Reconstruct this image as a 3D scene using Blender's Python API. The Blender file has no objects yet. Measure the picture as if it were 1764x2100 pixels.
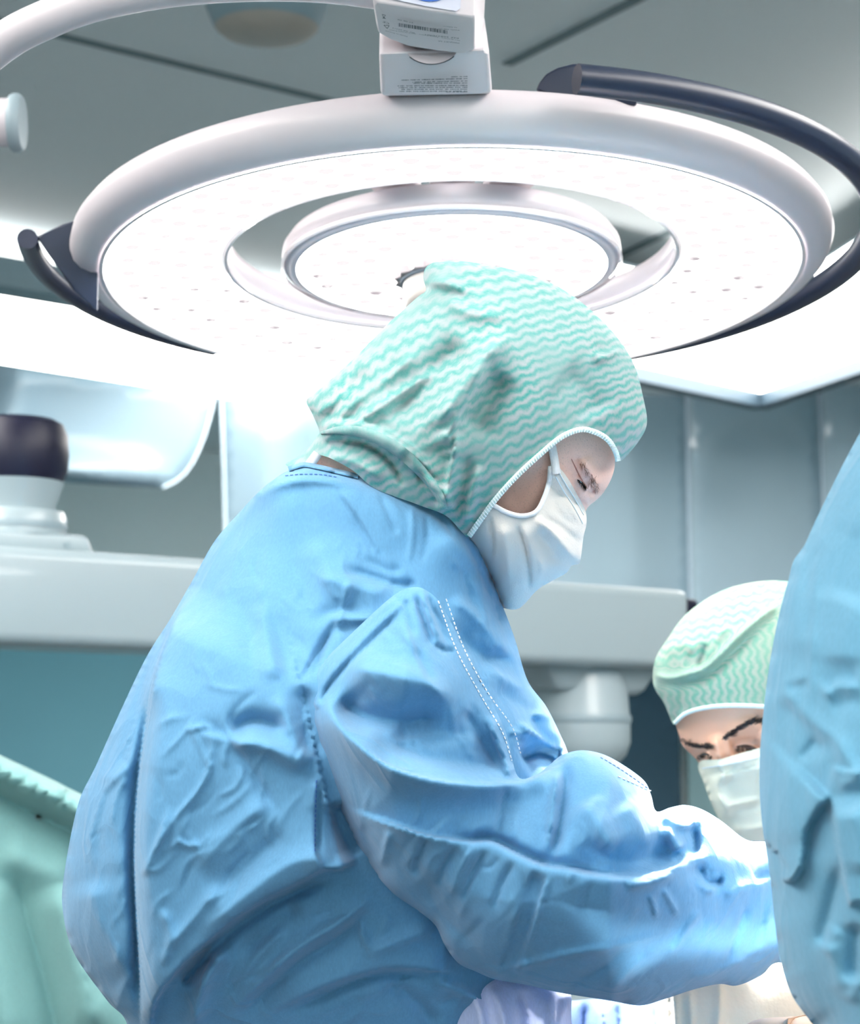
import bpy, bmesh, math, random
import numpy as np
from mathutils import Vector, Matrix
from mathutils.geometry import delaunay_2d_cdt

random.seed(7)
rng = np.random.default_rng(7)
SC = bpy.context.scene
COL = SC.collection

# ------------------------------------------------------------------ camera
F = 4400.0                       # focal length in pixels of the 1764 x 2100 frame
PITCH = math.radians(7.0)
CAMZ = 1.30
cam_d = bpy.data.cameras.new('camera')
cam = bpy.data.objects.new('camera', cam_d)
COL.objects.link(cam)
cam_d.sensor_fit = 'HORIZONTAL'
cam_d.sensor_width = 24.0
cam_d.lens = F * 24.0 / 1764.0
cam_d.clip_start = 0.05
cam_d.clip_end = 60
cam.location = (0, 0, CAMZ)
cam.rotation_euler = (math.radians(90) + PITCH, 0, 0)
cam_d.dof.use_dof = True
cam_d.dof.focus_distance = 1.42
cam_d.dof.aperture_fstop = 10.0
SC.camera = cam

# ------------------------------------------------------------------ world, exposure
w = bpy.data.worlds.new('world')
SC.world = w
w.use_nodes = True
w.node_tree.nodes['Background'].inputs[0].default_value = (0.85, 0.93, 1.0, 1)
w.node_tree.nodes['Background'].inputs[1].default_value = 0.3
SC.view_settings.view_transform = 'Standard'
SC.view_settings.look = 'None'
SC.view_settings.gamma = 1.0
SC.view_settings.use_curve_mapping = False
SC.view_settings.exposure = 0.4
PANEL_STRENGTH = 9.0
LAMP_FACE = 13.0
BEAM_WATT = 200.0
UNSEEN_LAMP_WATT = 22.0
SC.cycles.max_bounces = 4
SC.cycles.diffuse_bounces = 3
SC.cycles.glossy_bounces = 2
SC.cycles.transmission_bounces = 3
SC.cycles.transparent_max_bounces = 6
SC.cycles.caustics_reflective = False
SC.cycles.caustics_refractive = False
SC.cycles.use_light_tree = False
SC.cycles.use_adaptive_sampling = True
SC.cycles.adaptive_threshold = 0.07
SC.cycles.adaptive_min_samples = 12

# ------------------------------------------------------------------ pixel <-> place
CP, SP = math.cos(PITCH), math.sin(PITCH)


def Parr(xy, d):
    xy = np.asarray(xy, float)
    d = np.asarray(d, float)
    x = (xy[:, 0] - 882.0) / F * d
    y = (1050.0 - xy[:, 1]) / F * d
    return np.stack([x, d * CP - y * SP, CAMZ + d * SP + y * CP], 1)


def P(px, py, d):
    return Vector(Parr([(px, py)], [d])[0])


def ray(px, py):
    return (P(px, py, 1.0) - Vector((0, 0, CAMZ)))


def Q(px, py, z):
    r = ray(px, py)
    t = (z - CAMZ) / r.z
    return Vector((0, 0, CAMZ)) + r * t


def onplane(px, py, p0, n):
    r = ray(px, py)
    o = Vector((0, 0, CAMZ))
    return o + r * ((p0 - o).dot(n) / r.dot(n))


def proj(v):
    X, Y, Z = v[0], v[1], v[2] - CAMZ
    d = Y * CP + Z * SP
    y = -Y * SP + Z * CP
    return 882 + F * X / d, 1050 - F * y / d, d


# ------------------------------------------------------------------ materials
def lin(c):
    o = []
    for v in c[:3]:
        v = v / 255.0
        o.append(v / 12.92 if v <= 0.04045 else ((v + 0.055) / 1.055) ** 2.4)
    return (o[0], o[1], o[2], 1.0)


class NT:
    def __init__(s, name):
        s.m = bpy.data.materials.new(name)
        s.m.use_nodes = True
        s.t = s.m.node_tree
        s.t.nodes.clear()
        s.out = s.n('ShaderNodeOutputMaterial')

    def n(s, typ, **kw):
        nd = s.t.nodes.new(typ)
        for k, v in kw.items():
            setattr(nd, k, v)
        return nd

    def l(s, a, b):
        s.t.links.new(a, b)

    def val(s, sock, v):
        if hasattr(v, 'is_linked') or isinstance(v, bpy.types.NodeSocket):
            s.l(v, sock)
        else:
            sock.default_value = v

    def math(s, op, a, b=0.0, c=0.0):
        nd = s.n('ShaderNodeMath', operation=op)
        s.val(nd.inputs[0], a)
        s.val(nd.inputs[1], b)
        s.val(nd.inputs[2], c)
        return nd.outputs[0]

    def noise(s, vec, scale, detail=3, rough=0.5, dist=0.0):
        nd = s.n('ShaderNodeTexNoise')
        if vec is not None:
            s.l(vec, nd.inputs['Vector'])
        nd.inputs['Scale'].default_value = scale
        nd.inputs['Detail'].default_value = detail
        nd.inputs['Roughness'].default_value = rough
        nd.inputs['Distortion'].default_value = dist
        return nd.outputs['Fac']

    def mapv(s, vec, scale=(1, 1, 1), rot=(0, 0, 0)):
        nd = s.n('ShaderNodeMapping')
        s.l(vec, nd.inputs['Vector'])
        nd.inputs['Scale'].default_value = scale
        nd.inputs['Rotation'].default_value = rot
        return nd.outputs[0]

    def mix(s, fac, a, b):
        nd = s.n('ShaderNodeMix', data_type='RGBA')
        s.val(nd.inputs[0], fac)
        s.val(nd.inputs[6], a)
        s.val(nd.inputs[7], b)
        return nd.outputs[2]

    def bump(s, h, strength, dist, normal=None):
        nd = s.n('ShaderNodeBump')
        s.l(h, nd.inputs['Height'])
        nd.inputs['Strength'].default_value = strength
        nd.inputs['Distance'].default_value = dist
        if normal is not None:
            s.l(normal, nd.inputs['Normal'])
        return nd.outputs[0]

    def bsdf(s, color, rough=0.5, **kw):
        b = s.n('ShaderNodeBsdfPrincipled')
        s.val(b.inputs['Base Color'], color)
        s.val(b.inputs['Roughness'], rough)
        for k, v in kw.items():
            s.val(b.inputs[k.replace('_', ' ')], v)
        return b

    def done(s, shader):
        s.l(shader, s.out.inputs['Surface'])
        return s.m


def plain(name, c, rough=0.4, var=0.06, scale=30.0, bump=0.0, coat=0.0, metal=0.0, spec=0.5):
    t = NT(name)
    co = t.n('ShaderNodeTexCoord').outputs['Object']
    n = t.noise(co, scale, 4)
    base = lin(c)
    dark = tuple(v * (1 - var) for v in base[:3]) + (1,)
    lite = tuple(min(1, v * (1 + var)) for v in base[:3]) + (1,)
    colr = t.mix(n, dark, lite)
    b = t.bsdf(colr, rough, Metallic=metal, Coat_Weight=coat, Specular_IOR_Level=spec)
    if bump:
        t.l(t.bump(t.noise(co, scale * 12, 3), bump, 0.001), b.inputs['Normal'])
    return t.done(b.outputs[0])


def emit(name, c, strength):
    t = NT(name)
    e = t.n('ShaderNodeEmission')
    co = t.n('ShaderNodeTexCoord').outputs['Object']
    n = t.noise(co, 3.0, 2)
    base = lin(c)
    col = t.mix(n, tuple(v * .97 for v in base[:3]) + (1,), base)
    t.l(col, e.inputs[0])
    e.inputs[1].default_value = strength
    if strength < 2:
        t.m.cycles.emission_sampling = 'NONE'
    return t.done(e.outputs[0])


def gown_mat(name, c, trans=0.12, crease=1.0):
    """non-woven blue gown cloth: fine fibre relief and sharp pressed creases"""
    t = NT(name)
    co = t.n('ShaderNodeTexCoord').outputs['Object']
    base = lin(c)
    n2 = t.noise(t.mapv(co, (1, 1, 0.35)), 700.0, 1, 0.6)
    colr = t.mix(n2, tuple(v * 0.90 for v in base[:3]) + (1,), tuple(min(1, v * 1.12) for v in base[:3]) + (1,))
    # pressed creases: ridged noise, and soft small wrinkles
    wv = t.noise(t.mapv(co, (1.2, 1.2, 0.8), (0.2, 0.5, 0.3)), 11.0, 1, 0.5, 0.8)
    r1 = t.math('ABSOLUTE', t.math('SUBTRACT', wv, 0.5))
    r1 = t.math('SUBTRACT', 1.0, t.math('MINIMUM', t.math('MULTIPLY', r1, 12.0), 1.0))
    wv2 = t.noise(t.mapv(co, (1.6, 1, 0.5), (0.0, -0.6, 0.3)), 26.0, 2, 0.55, 0.4)
    h = t.math('ADD', t.math('MULTIPLY', r1, 0.22 * crease), t.math('MULTIPLY', wv2, 0.9))
    h = t.math('ADD', h, t.math('MULTIPLY', n2, 0.04))
    nb = t.bump(h, 0.6, 0.004)
    b = t.bsdf(colr, 0.8, Sheen_Weight=0.25, Sheen_Roughness=0.5, Specular_IOR_Level=0.25)
    t.l(nb, b.inputs['Normal'])
    tr = t.n('ShaderNodeBsdfTranslucent')
    t.l(colr, tr.inputs[0])
    mx = t.n('ShaderNodeMixShader')
    mx.inputs[0].default_value = trans
    t.l(b.outputs[0], mx.inputs[1])
    t.l(tr.outputs[0], mx.inputs[2])
    return t.done(mx.outputs[0])


def hood_mat(name, c1, c2, period, zig, zper, trans=0.4, soft=1.0):
    """printed non-woven cap cloth with wavy stripes; UV carries cloth rows (v) and along (u)"""
    t = NT(name)
    tc = t.n('ShaderNodeTexCoord')
    uv = t.n('ShaderNodeUVMap')
    sp = t.n('ShaderNodeSeparateXYZ')
    t.l(uv.outputs[0], sp.inputs[0])
    co = tc.outputs['Object']
    nz = t.noise(co, 120.0, 3, 0.6)
    nz2 = t.noise(t.mapv(co, (1, 1, 1)), 420.0, 3, 0.7)
    z = t.math('SINE', t.math('MULTIPLY', sp.outputs[0], 2 * math.pi / zper))
    v = t.math('ADD', sp.outputs[1], t.math('MULTIPLY', z, zig))
    v = t.math('ADD', v, t.math('MULTIPLY', t.math('SUBTRACT', nz, 0.5), period * 1.0))
    s = t.math('SINE', t.math('MULTIPLY', v, 2 * math.pi / period))
    s = t.math('MULTIPLY_ADD', s, 0.9 * soft, 0.5)
    s = t.math('ADD', s, t.math('MULTIPLY', t.math('SUBTRACT', nz2, 0.5), 0.8))
    cn = t.math('MULTIPLY_ADD', t.noise(co, 22.0, 2), 1.6, -0.1)
    s = t.math('MULTIPLY_ADD', t.math('SUBTRACT', s, 0.5), cn, 0.55)
    s = t.math('MINIMUM', t.math('MAXIMUM', s, 0.0), 1.0)
    colr = t.mix(s, lin(c1), lin(c2))
    b = t.bsdf(colr, 0.8, Sheen_Weight=0.2, Specular_IOR_Level=0.2)
    nb = t.bump(t.math('ADD', t.noise(co, 28.0, 2, 0.5, 0.6), t.math('MULTIPLY', nz2, 0.06)), 0.35, 0.004)
    t.l(nb, b.inputs['Normal'])
    tr = t.n('ShaderNodeBsdfTranslucent')
    t.l(colr, tr.inputs[0])
    mx = t.n('ShaderNodeMixShader')
    mx.inputs[0].default_value = trans
    t.l(b.outputs[0], mx.inputs[1])
    t.l(tr.outputs[0], mx.inputs[2])
    return t.done(mx.outputs[0])


def skin_mat(name, c, stubble):
    t = NT(name)
    co = t.n('ShaderNodeTexCoord').outputs['Object']
    n1 = t.noise(co, 40.0, 4)
    n2 = t.noise(co, 900.0, 2, 0.7)
    base = lin(c)
    red = (base[0] * 0.95, base[1] * 0.72, base[2] * 0.66, 1)
    colr = t.mix(t.math('MULTIPLY', n1, 0.5), base, red)
    spk = t.math('MAXIMUM', t.math('MULTIPLY', t.math('SUBTRACT', n2, 0.55), 4.0), 0.0)
    colr = t.mix(t.math('MINIMUM', t.math('MULTIPLY', spk, stubble), 1.0), colr, lin((120, 95, 88)))
    b = t.bsdf(colr, 0.5)
    t.l(t.bump(n2, 0.2, 0.0008), b.inputs['Normal'])
    return t.done(b.outputs[0])


def sheet_plastic(name, c, transp, transl, rough=0.12):
    t = NT(name)
    co = t.n('ShaderNodeTexCoord').outputs['Object']
    n = t.noise(t.mapv(co, (1, 1, 0.2)), 4.0, 3)
    base = lin(c)
    colr = t.mix(n, tuple(v * 0.92 for v in base[:3]) + (1,), base)
    b = t.bsdf(colr, rough, Coat_Weight=0.6, Coat_Roughness=0.08)
    tl = t.n('ShaderNodeBsdfTranslucent')
    t.l(colr, tl.inputs[0])
    tp = t.n('ShaderNodeBsdfTransparent')
    tp.inputs[0].default_value = (0.92, 0.97, 1.0, 1)
    m1 = t.n('ShaderNodeMixShader')
    m1.inputs[0].default_value = transl
    t.l(b.outputs[0], m1.inputs[1])
    t.l(tl.outputs[0], m1.inputs[2])
    m2 = t.n('ShaderNodeMixShader')
    m2.inputs[0].default_value = transp
    t.l(m1.outputs[0], m2.inputs[1])
    t.l(tp.outputs[0], m2.inputs[2])
    return t.done(m2.outputs[0])


M = {}
M['gown'] = gown_mat('gown_blue', (94, 149, 188))
M['gown3'] = gown_mat('gown_blue_pale', (108, 168, 198), 0.15)
M['gown_lit'] = gown_mat('gown_lit_front', (196, 208, 244))  # gown blue paled to stand for lamp light on the front
M['hood'] = hood_mat('hood_print', (72, 174, 168), (184, 192, 196), 0.225, 0.030, 0.36, 0.3, 0.5)
M['cap'] = hood_mat('cap_print', (92, 166, 142), (174, 180, 168), 0.165, 0.03, 0.28, 0.3, 0.42)
M['mask'] = plain('mask_white', (216, 212, 208), 0.8, 0.05, 60, 0.3, spec=0.2)
M['mask2'] = plain('mask_cream', (214, 216, 198), 0.8, 0.05, 60, 0.3, spec=0.2)
M['strap'] = plain('strap_white', (236, 236, 240), 0.8, 0.12, 500, 0.3, spec=0.2)
M['skin'] = skin_mat('skin_fair', (244, 206, 194), 0.4)
M['skin2'] = skin_mat('skin_tan', (226, 176, 148), 0.1)
M['hair'] = plain('hair_brown', (172, 128, 110), 0.6, 0.3, 300)
M['hair2'] = plain('hair_dark', (46, 32, 30), 0.6, 0.3, 300)
M['eye'] = plain('eye_dark', (60, 40, 36), 0.2, 0.3, 200)
M['lid'] = plain('lid_red', (178, 118, 106), 0.5)
M['trim'] = plain('hood_edging', (222, 240, 236), 0.8, 0.1, 300, 0.3)
M['thread'] = plain('thread_white', (232, 238, 248), 0.7)
M['thread_blue'] = plain('thread_blue', (60, 104, 176), 0.7)
M['glove'] = plain('glove_latex', (236, 206, 182), 0.45, 0.05)
M['lampw'] = plain('lamp_white', (214, 206, 211), 0.42, 0.02, 8, 0, 0.15)
M['lampgap'] = plain('lamp_gap', (70, 86, 98), 0.5)
M['navy'] = plain('handle_navy', (34, 44, 66), 0.38, 0.08, 40)
M['lampface'] = emit('lamp_light', (255, 252, 250), LAMP_FACE)
M['lampface2'] = emit('unseen_head_light', (255, 250, 246), 1.5)
M['lens'] = emit('led_lens', (255, 248, 250), 0.78)
M['lensdark'] = emit('led_reflector', (230, 216, 226), 0.5)
M['handlew'] = plain('handle_ivory', (112, 108, 104), 0.4)
M['collar'] = plain('collar_clear', (128, 120, 122), 0.2, 0.05, 60, 0, 1.0)
M['clear'] = plain('clear_collar', (236, 228, 230), 0.15, 0.05, 60, 0, 1.0)
M['panel'] = emit('panel_light', (255, 251, 246), PANEL_STRENGTH)
M['panelup'] = emit('added_uplight', (255, 251, 246), PANEL_STRENGTH * 0.42)  # glow added on panel tops to brighten the ceiling
M['ceil'] = plain('ceiling_metal', (236, 246, 249), 0.6, 0.02, 2)
M['wall'] = plain('wall_grey', (228, 247, 250), 0.6, 0.03, 2)
M['wallteal'] = plain('wall_teal', (122, 188, 206), 0.6, 0.03, 2)
M['doorteal'] = plain('door_dark_teal', (36, 80, 102), 0.5, 0.03, 2)
M['jamb'] = plain('pillar_pale', (150, 188, 194), 0.5, 0.03, 2)
M['floor'] = plain('floor_vinyl', (88, 92, 94), 0.4, 0.06, 3)
M['seam'] = plain('seam_dark', (120, 140, 146), 0.7)
M['gasket'] = plain('gasket_blue', (74, 94, 108), 0.5)
M['arm'] = plain('pendant_white', (164, 180, 186), 0.35, 0.02, 5, 0, 0.3)
M['armring'] = plain('pendant_grey', (150, 168, 176), 0.4)
M['blacknavy'] = plain('drum_navy', (10, 12, 44), 0.45, 0.1, 10)
M['beige'] = plain('sensor_beige', (190, 184, 174), 0.5)
M['sensor'] = plain('sensor_grey', (146, 170, 180), 0.5)
M['curtain'] = sheet_plastic('curtain_film', (158, 184, 198), 0.12, 0.35, 0.45)
M['strip'] = sheet_plastic('strip_film', (206, 230, 242), 0.30, 0.30, 0.12)
M['hem'] = plain('strip_hem', (206, 224, 236), 0.4)
M['green'] = gown_mat('drape_green', (140, 190, 188), 0.2, 0.4)
M['drapew'] = plain('drape_cream', (246, 238, 222), 0.8, 0.05, 20, 0.3)
M['drapeb'] = gown_mat('drape_blue', (140, 168, 220), 0.1)
M['steel'] = plain('steel', (190, 196, 200), 0.3, 0.05, 20, 0, 0, 1.0)
M['ink'] = plain('ink_grey', (70, 76, 84), 0.8)
M['blue'] = plain('logo_blue', (56, 108, 205), 0.5)
M['plate'] = plain('panel_lavender', (214, 216, 234), 0.4, 0.02)
M['shoe'] = plain('clog_white', (220, 222, 222), 0.5)
M['trouser'] = gown_mat('scrub_green', (110, 170, 160))


# ------------------------------------------------------------------ object helpers
def tag(o, label=None, cat=None, group=None, kind=None):
    if label:
        o['label'] = label
    if cat:
        o['category'] = cat
    if group:
        o['group'] = group
    if kind:
        o['kind'] = kind
    return o


def empty(name, loc, label, cat, group=None):
    o = bpy.data.objects.new(name, None)
    COL.objects.link(o)
    o.location = loc
    o.empty_display_size = 0.05
    return tag(o, label, cat, group)


def set_parent(o, parent):
    if parent is not None:
        o.parent = parent
        o.matrix_parent_inverse = Matrix.Translation(-Vector(parent.location)) if parent.parent is None else Matrix.Identity(4)


def obj(name, me, mat, parent=None, smooth=True):
    o = bpy.data.objects.new(name, me)
    COL.objects.link(o)
    if mat is not None and len(me.materials) == 0:
        me.materials.append(mat)
    if smooth and len(me.polygons):
        me.polygons.foreach_set('use_smooth', [True] * len(me.polygons))
    set_parent(o, parent)
    return o


def bm_mesh(name, bm, recalc=True):
    if recalc:
        bmesh.ops.recalc_face_normals(bm, faces=bm.faces)
    me = bpy.data.meshes.new(name)
    bm.to_mesh(me)
    bm.free()
    return me


def auto_smooth(o, ang=35):
    me = o.data
    bm = bmesh.new()
    bm.from_mesh(me)
    lim = math.radians(ang)
    for e in bm.edges:
        if len(e.link_faces) == 2 and e.calc_face_angle(0) > lim:
            e.smooth = False
    bm.to_mesh(me)
    bm.free()
    return o


def hull(name, pts, mat, parent=None, bevel=0.0, seg=3):
    bm = bmesh.new()
    for p in pts:
        bm.verts.new(p)
    bmesh.ops.convex_hull(bm, input=bm.verts)
    loose = [v for v in bm.verts if not v.link_faces]
    bmesh.ops.delete(bm, geom=loose, context='VERTS')
    bmesh.ops.dissolve_limit(bm, angle_limit=math.radians(2), verts=bm.verts, edges=bm.edges)
    if bevel:
        bmesh.ops.bevel(bm, geom=list(bm.edges), offset=bevel, segments=seg, profile=0.5, affect='EDGES', clamp_overlap=True)
    o = obj(name, bm_mesh(name, bm), mat, parent)
    return auto_smooth(o, 30)


def box(name, lo, hi, mat, parent=None, bevel=0.0, rot=None, seg=3):
    lo, hi = Vector(lo), Vector(hi)
    pts = [Vector((x, y, z)) for x in (lo.x, hi.x) for y in (lo.y, hi.y) for z in (lo.z, hi.z)]
    return hull(name, pts, mat, parent, bevel, seg)


def prism(name, poly_px, d0, d1, mat, parent=None, bevel=0.0):
    """an outline given in picture points, extruded along the view between two distances"""
    bm = bmesh.new()
    a = [bm.verts.new(P(x, y, d0)) for x, y in poly_px]
    b = [bm.verts.new(P(x, y, d1)) for x, y in poly_px]
    n = len(a)
    bm.faces.new(a)
    bm.faces.new(b[::-1])
    for i in range(n):
        bm.faces.new((a[i], b[i], b[(i + 1) % n], a[(i + 1) % n]))
    if bevel:
        bmesh.ops.bevel(bm, geom=list(bm.edges), offset=bevel, segments=2, profile=0.5, affect='EDGES', clamp_overlap=True)
    return auto_smooth(obj(name, bm_mesh(name, bm), mat, parent), 30)


def catmull(pts, n=12, closed=False):
    pts = [np.asarray(p, float) for p in pts]
    out = []
    m = len(pts)
    segs = m if closed else m - 1
    for i in range(segs):
        p1, p2 = pts[i], pts[(i + 1) % m]
        p0 = pts[i - 1] if (i > 0 or closed) else 2 * p1 - p2
        p3 = pts[(i + 2) % m] if (i + 2 < m or closed) else 2 * p2 - p1
        for k in range(n):
            t = k / n
            out.append(0.5 * ((2 * p1) + (-p0 + p2) * t + (2 * p0 - 5 * p1 + 4 * p2 - p3) * t * t + (-p0 + 3 * p1 - 3 * p2 + p3) * t ** 3))
    if not closed:
        out.append(pts[-1])
    return np.array(out)


def resample(pts, step, closed=False):
    pts = np.asarray(pts, float)
    if closed:
        pts = np.vstack([pts, pts[:1]])
    seg = np.linalg.norm(np.diff(pts, axis=0), axis=1)
    s = np.concatenate([[0], np.cumsum(seg)])
    n = max(3, int(round(s[-1] / step)))
    q = np.linspace(0, s[-1], n + 1)
    out = np.stack([np.interp(q, s, pts[:, k]) for k in range(pts.shape[1])], 1)
    return out[:-1] if closed else out


def tube(name, pts, rad, mat, parent=None, seg=12, cap=True, n=10, smooth=True, flat=1.0):
    """a swept round bar through world points; rad: number or list"""
    pts = [np.array(p, float) for p in pts]
    c = catmull(pts, n) if n > 1 else np.array(pts)
    m = len(c)
    if hasattr(rad, '__len__'):
        r = np.interp(np.linspace(0, 1, m), np.linspace(0, 1, len(rad)), rad)
    else:
        r = np.full(m, rad)
    bm = bmesh.new()
    rings = []
    t0 = c[1] - c[0]
    up = Vector((0, 0, 1)) if abs(Vector(t0).normalized().z) < 0.9 else Vector((1, 0, 0))
    side = Vector(t0).cross(up).normalized()
    for i in range(m):
        t = Vector(c[min(i + 1, m - 1)] - c[max(i - 1, 0)]).normalized()
        side = (side - t * side.dot(t)).normalized()
        v = t.cross(side)
        rings.append([bm.verts.new(Vector(c[i]) + (side * math.cos(a) + v * math.sin(a) * flat) * r[i])
                      for a in [2 * math.pi * k / seg for k in range(seg)]])
    for i in range(m - 1):
        for k in range(seg):
            bm.faces.new((rings[i][k], rings[i][(k + 1) % seg], rings[i + 1][(k + 1) % seg], rings[i + 1][k]))
    if cap:
        bm.faces.new(rings[0][::-1])
        bm.faces.new(rings[-1])
    return auto_smooth(obj(name, bm_mesh(name, bm), mat, parent, smooth), 50)


def lathe(name, prof, frame, mat, parent=None, seg=96, closed=False, a0=0.0, a1=2 * math.pi, ang=35):
    """profile [(r, z)] turned about the frame's z axis"""
    bm = bmesh.new()
    full = abs(a1 - a0 - 2 * math.pi) < 1e-6
    n = seg if full else seg + 1
    rings = []
    for (r, z) in prof:
        rings.append([bm.verts.new(frame @ Vector((r * math.cos(a0 + (a1 - a0) * k / seg), r * math.sin(a0 + (a1 - a0) * k / seg), z))) for k in range(n)])
    m = len(prof)
    for i in range(m if closed else m - 1):
        A, B = rings[i], rings[(i + 1) % m]
        for k in range(seg):
            k2 = (k + 1) % n
            bm.faces.new((A[k], A[k2], B[k2], B[k]))
    bmesh.ops.remove_doubles(bm, verts=bm.verts, dist=1e-6)
    return auto_smooth(obj(name, bm_mesh(name, bm), mat, parent), ang)


# ------------------------------------------------------------------ cloth and body sheets
def inside(poly, xy):
    x, y = xy[:, 0], xy[:, 1]
    c = np.zeros(len(xy), bool)
    px, py = poly[:, 0], poly[:, 1]
    qx, qy = np.roll(px, -1), np.roll(py, -1)
    for i in range(len(poly)):
        if py[i] == qy[i]:
            continue
        k = (py[i] > y) != (qy[i] > y)
        if not k.any():
            continue
        xi = (qx[i] - px[i]) * (y[k] - py[i]) / (qy[i] - py[i]) + px[i]
        idx = np.nonzero(k)[0]
        c[idx[x[k] < xi]] ^= True
    return c


def polydist(line, xy, closed=False):
    """distance, param 0..1 and signed side to a polyline (positive: right-hand side on screen)"""
    L = np.asarray(line, float)
    if closed:
        L = np.vstack([L, L[:1]])
    best = np.full(len(xy), 1e18)
    tt = np.zeros(len(xy))
    sg = np.zeros(len(xy))
    m = len(L) - 1
    for i in range(m):
        a, b = L[i], L[i + 1]
        ab = b - a
        l2 = ab @ ab + 1e-9
        ap = xy - a
        t = np.clip((ap @ ab) / l2, 0, 1)
        q = ap - t[:, None] * ab
        d = (q * q).sum(1)
        k = d < best
        best[k] = d[k]
        tt[k] = (i + t[k]) / m
        sg[k] = ab[0] * ap[k, 1] - ab[1] * ap[k, 0]
    return np.sqrt(best), tt, np.where(sg >= 0, 1.0, -1.0)


class Inflate:
    """rounds an outline: height 0 at the outline, 1 at the deepest point inside"""

    def __init__(s, outline, cell=8, smooth=True):
        poly = catmull(outline, 8, True) if smooth else np.asarray(outline, float)
        s.poly = poly
        lo = poly.min(0) - 3 * cell
        hi = poly.max(0) + 3 * cell
        u = None
        for k in (8, 4, 2, 1):
            c = cell * k
            nx = int((hi[0] - lo[0]) / c) + 2
            ny = int((hi[1] - lo[1]) / c) + 2
            gx, gy = np.meshgrid(lo[0] + np.arange(nx) * c, lo[1] + np.arange(ny) * c)
            m = inside(poly, np.stack([gx.ravel(), gy.ravel()], 1)).reshape(ny, nx).astype(float)
            m[0, :] = m[-1, :] = 0
            m[:, 0] = m[:, -1] = 0
            if u is None:
                v = np.zeros((ny, nx))
            else:
                iy = np.clip(np.round(np.arange(ny) * 0.5).astype(int), 0, u.shape[0] - 1)
                ix = np.clip(np.round(np.arange(nx) * 0.5).astype(int), 0, u.shape[1] - 1)
                v = u[np.ix_(iy, ix)] * m
            for _ in range(260 if k > 1 else 160):
                a = np.zeros_like(v)
                a[1:-1, 1:-1] = 0.25 * (v[:-2, 1:-1] + v[2:, 1:-1] + v[1:-1, :-2] + v[1:-1, 2:]) + c * c * 0.25
                v = a * m
            u = v
        s.u, s.lo, s.c = u, lo, cell
        s.top = u.max()

    def __call__(s, xy):
        f = (np.asarray(xy, float) - s.lo) / s.c
        i = np.floor(f).astype(int)
        f = f - i
        ny, nx = s.u.shape
        x0 = np.clip(i[:, 0], 0, nx - 2)
        y0 = np.clip(i[:, 1], 0, ny - 2)
        fx, fy = f[:, 0], f[:, 1]
        u = (s.u[y0, x0] * (1 - fx) * (1 - fy) + s.u[y0, x0 + 1] * fx * (1 - fy) + s.u[y0 + 1, x0] * (1 - fx) * fy + s.u[y0 + 1, x0 + 1] * fx * fy)
        return np.sqrt(np.clip(u / s.top, 0, 1))


def folds(strokes):
    """list of (points, width, amplitude, kind) -> function of picture points giving height towards the camera"""
    pre = []
    for st in strokes:
        pts, wd, amp, kind = st[:4]
        fade = st[4] if len(st) > 4 else 0.22
        pre.append((catmull(pts, 6) if len(pts) > 2 else np.asarray(pts, float), wd, amp, kind, fade))

    def fn(xy):
        h = np.zeros(len(xy))
        for line, wd, amp, kind, fade in pre:
            reach = wd * (5 if kind in 'l' else 3) + 12
            lo, hi = line.min(0) - reach, line.max(0) + reach
            k = np.nonzero((xy[:, 0] > lo[0]) & (xy[:, 0] < hi[0]) & (xy[:, 1] > lo[1]) & (xy[:, 1] < hi[1]))[0]
            if len(k) == 0:
                continue
            d, t, s = polydist(line, xy[k])
            tap = np.clip(np.minimum(t, 1 - t) / max(fade, 1e-3), 0, 1)
            tap = tap * tap * (3 - 2 * tap)
            if kind == 'r':
                g = np.exp(-(d / wd) ** 1.45)
            elif kind == 'l':
                g = np.where(s > 0, np.exp(-(d / wd)), np.exp(-(d / 4.5) ** 2))
            else:
                g = 1 / (1 + np.exp((d - wd) / 1.6))
            h[k] += amp * g * tap
        return h
    return fn


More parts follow.
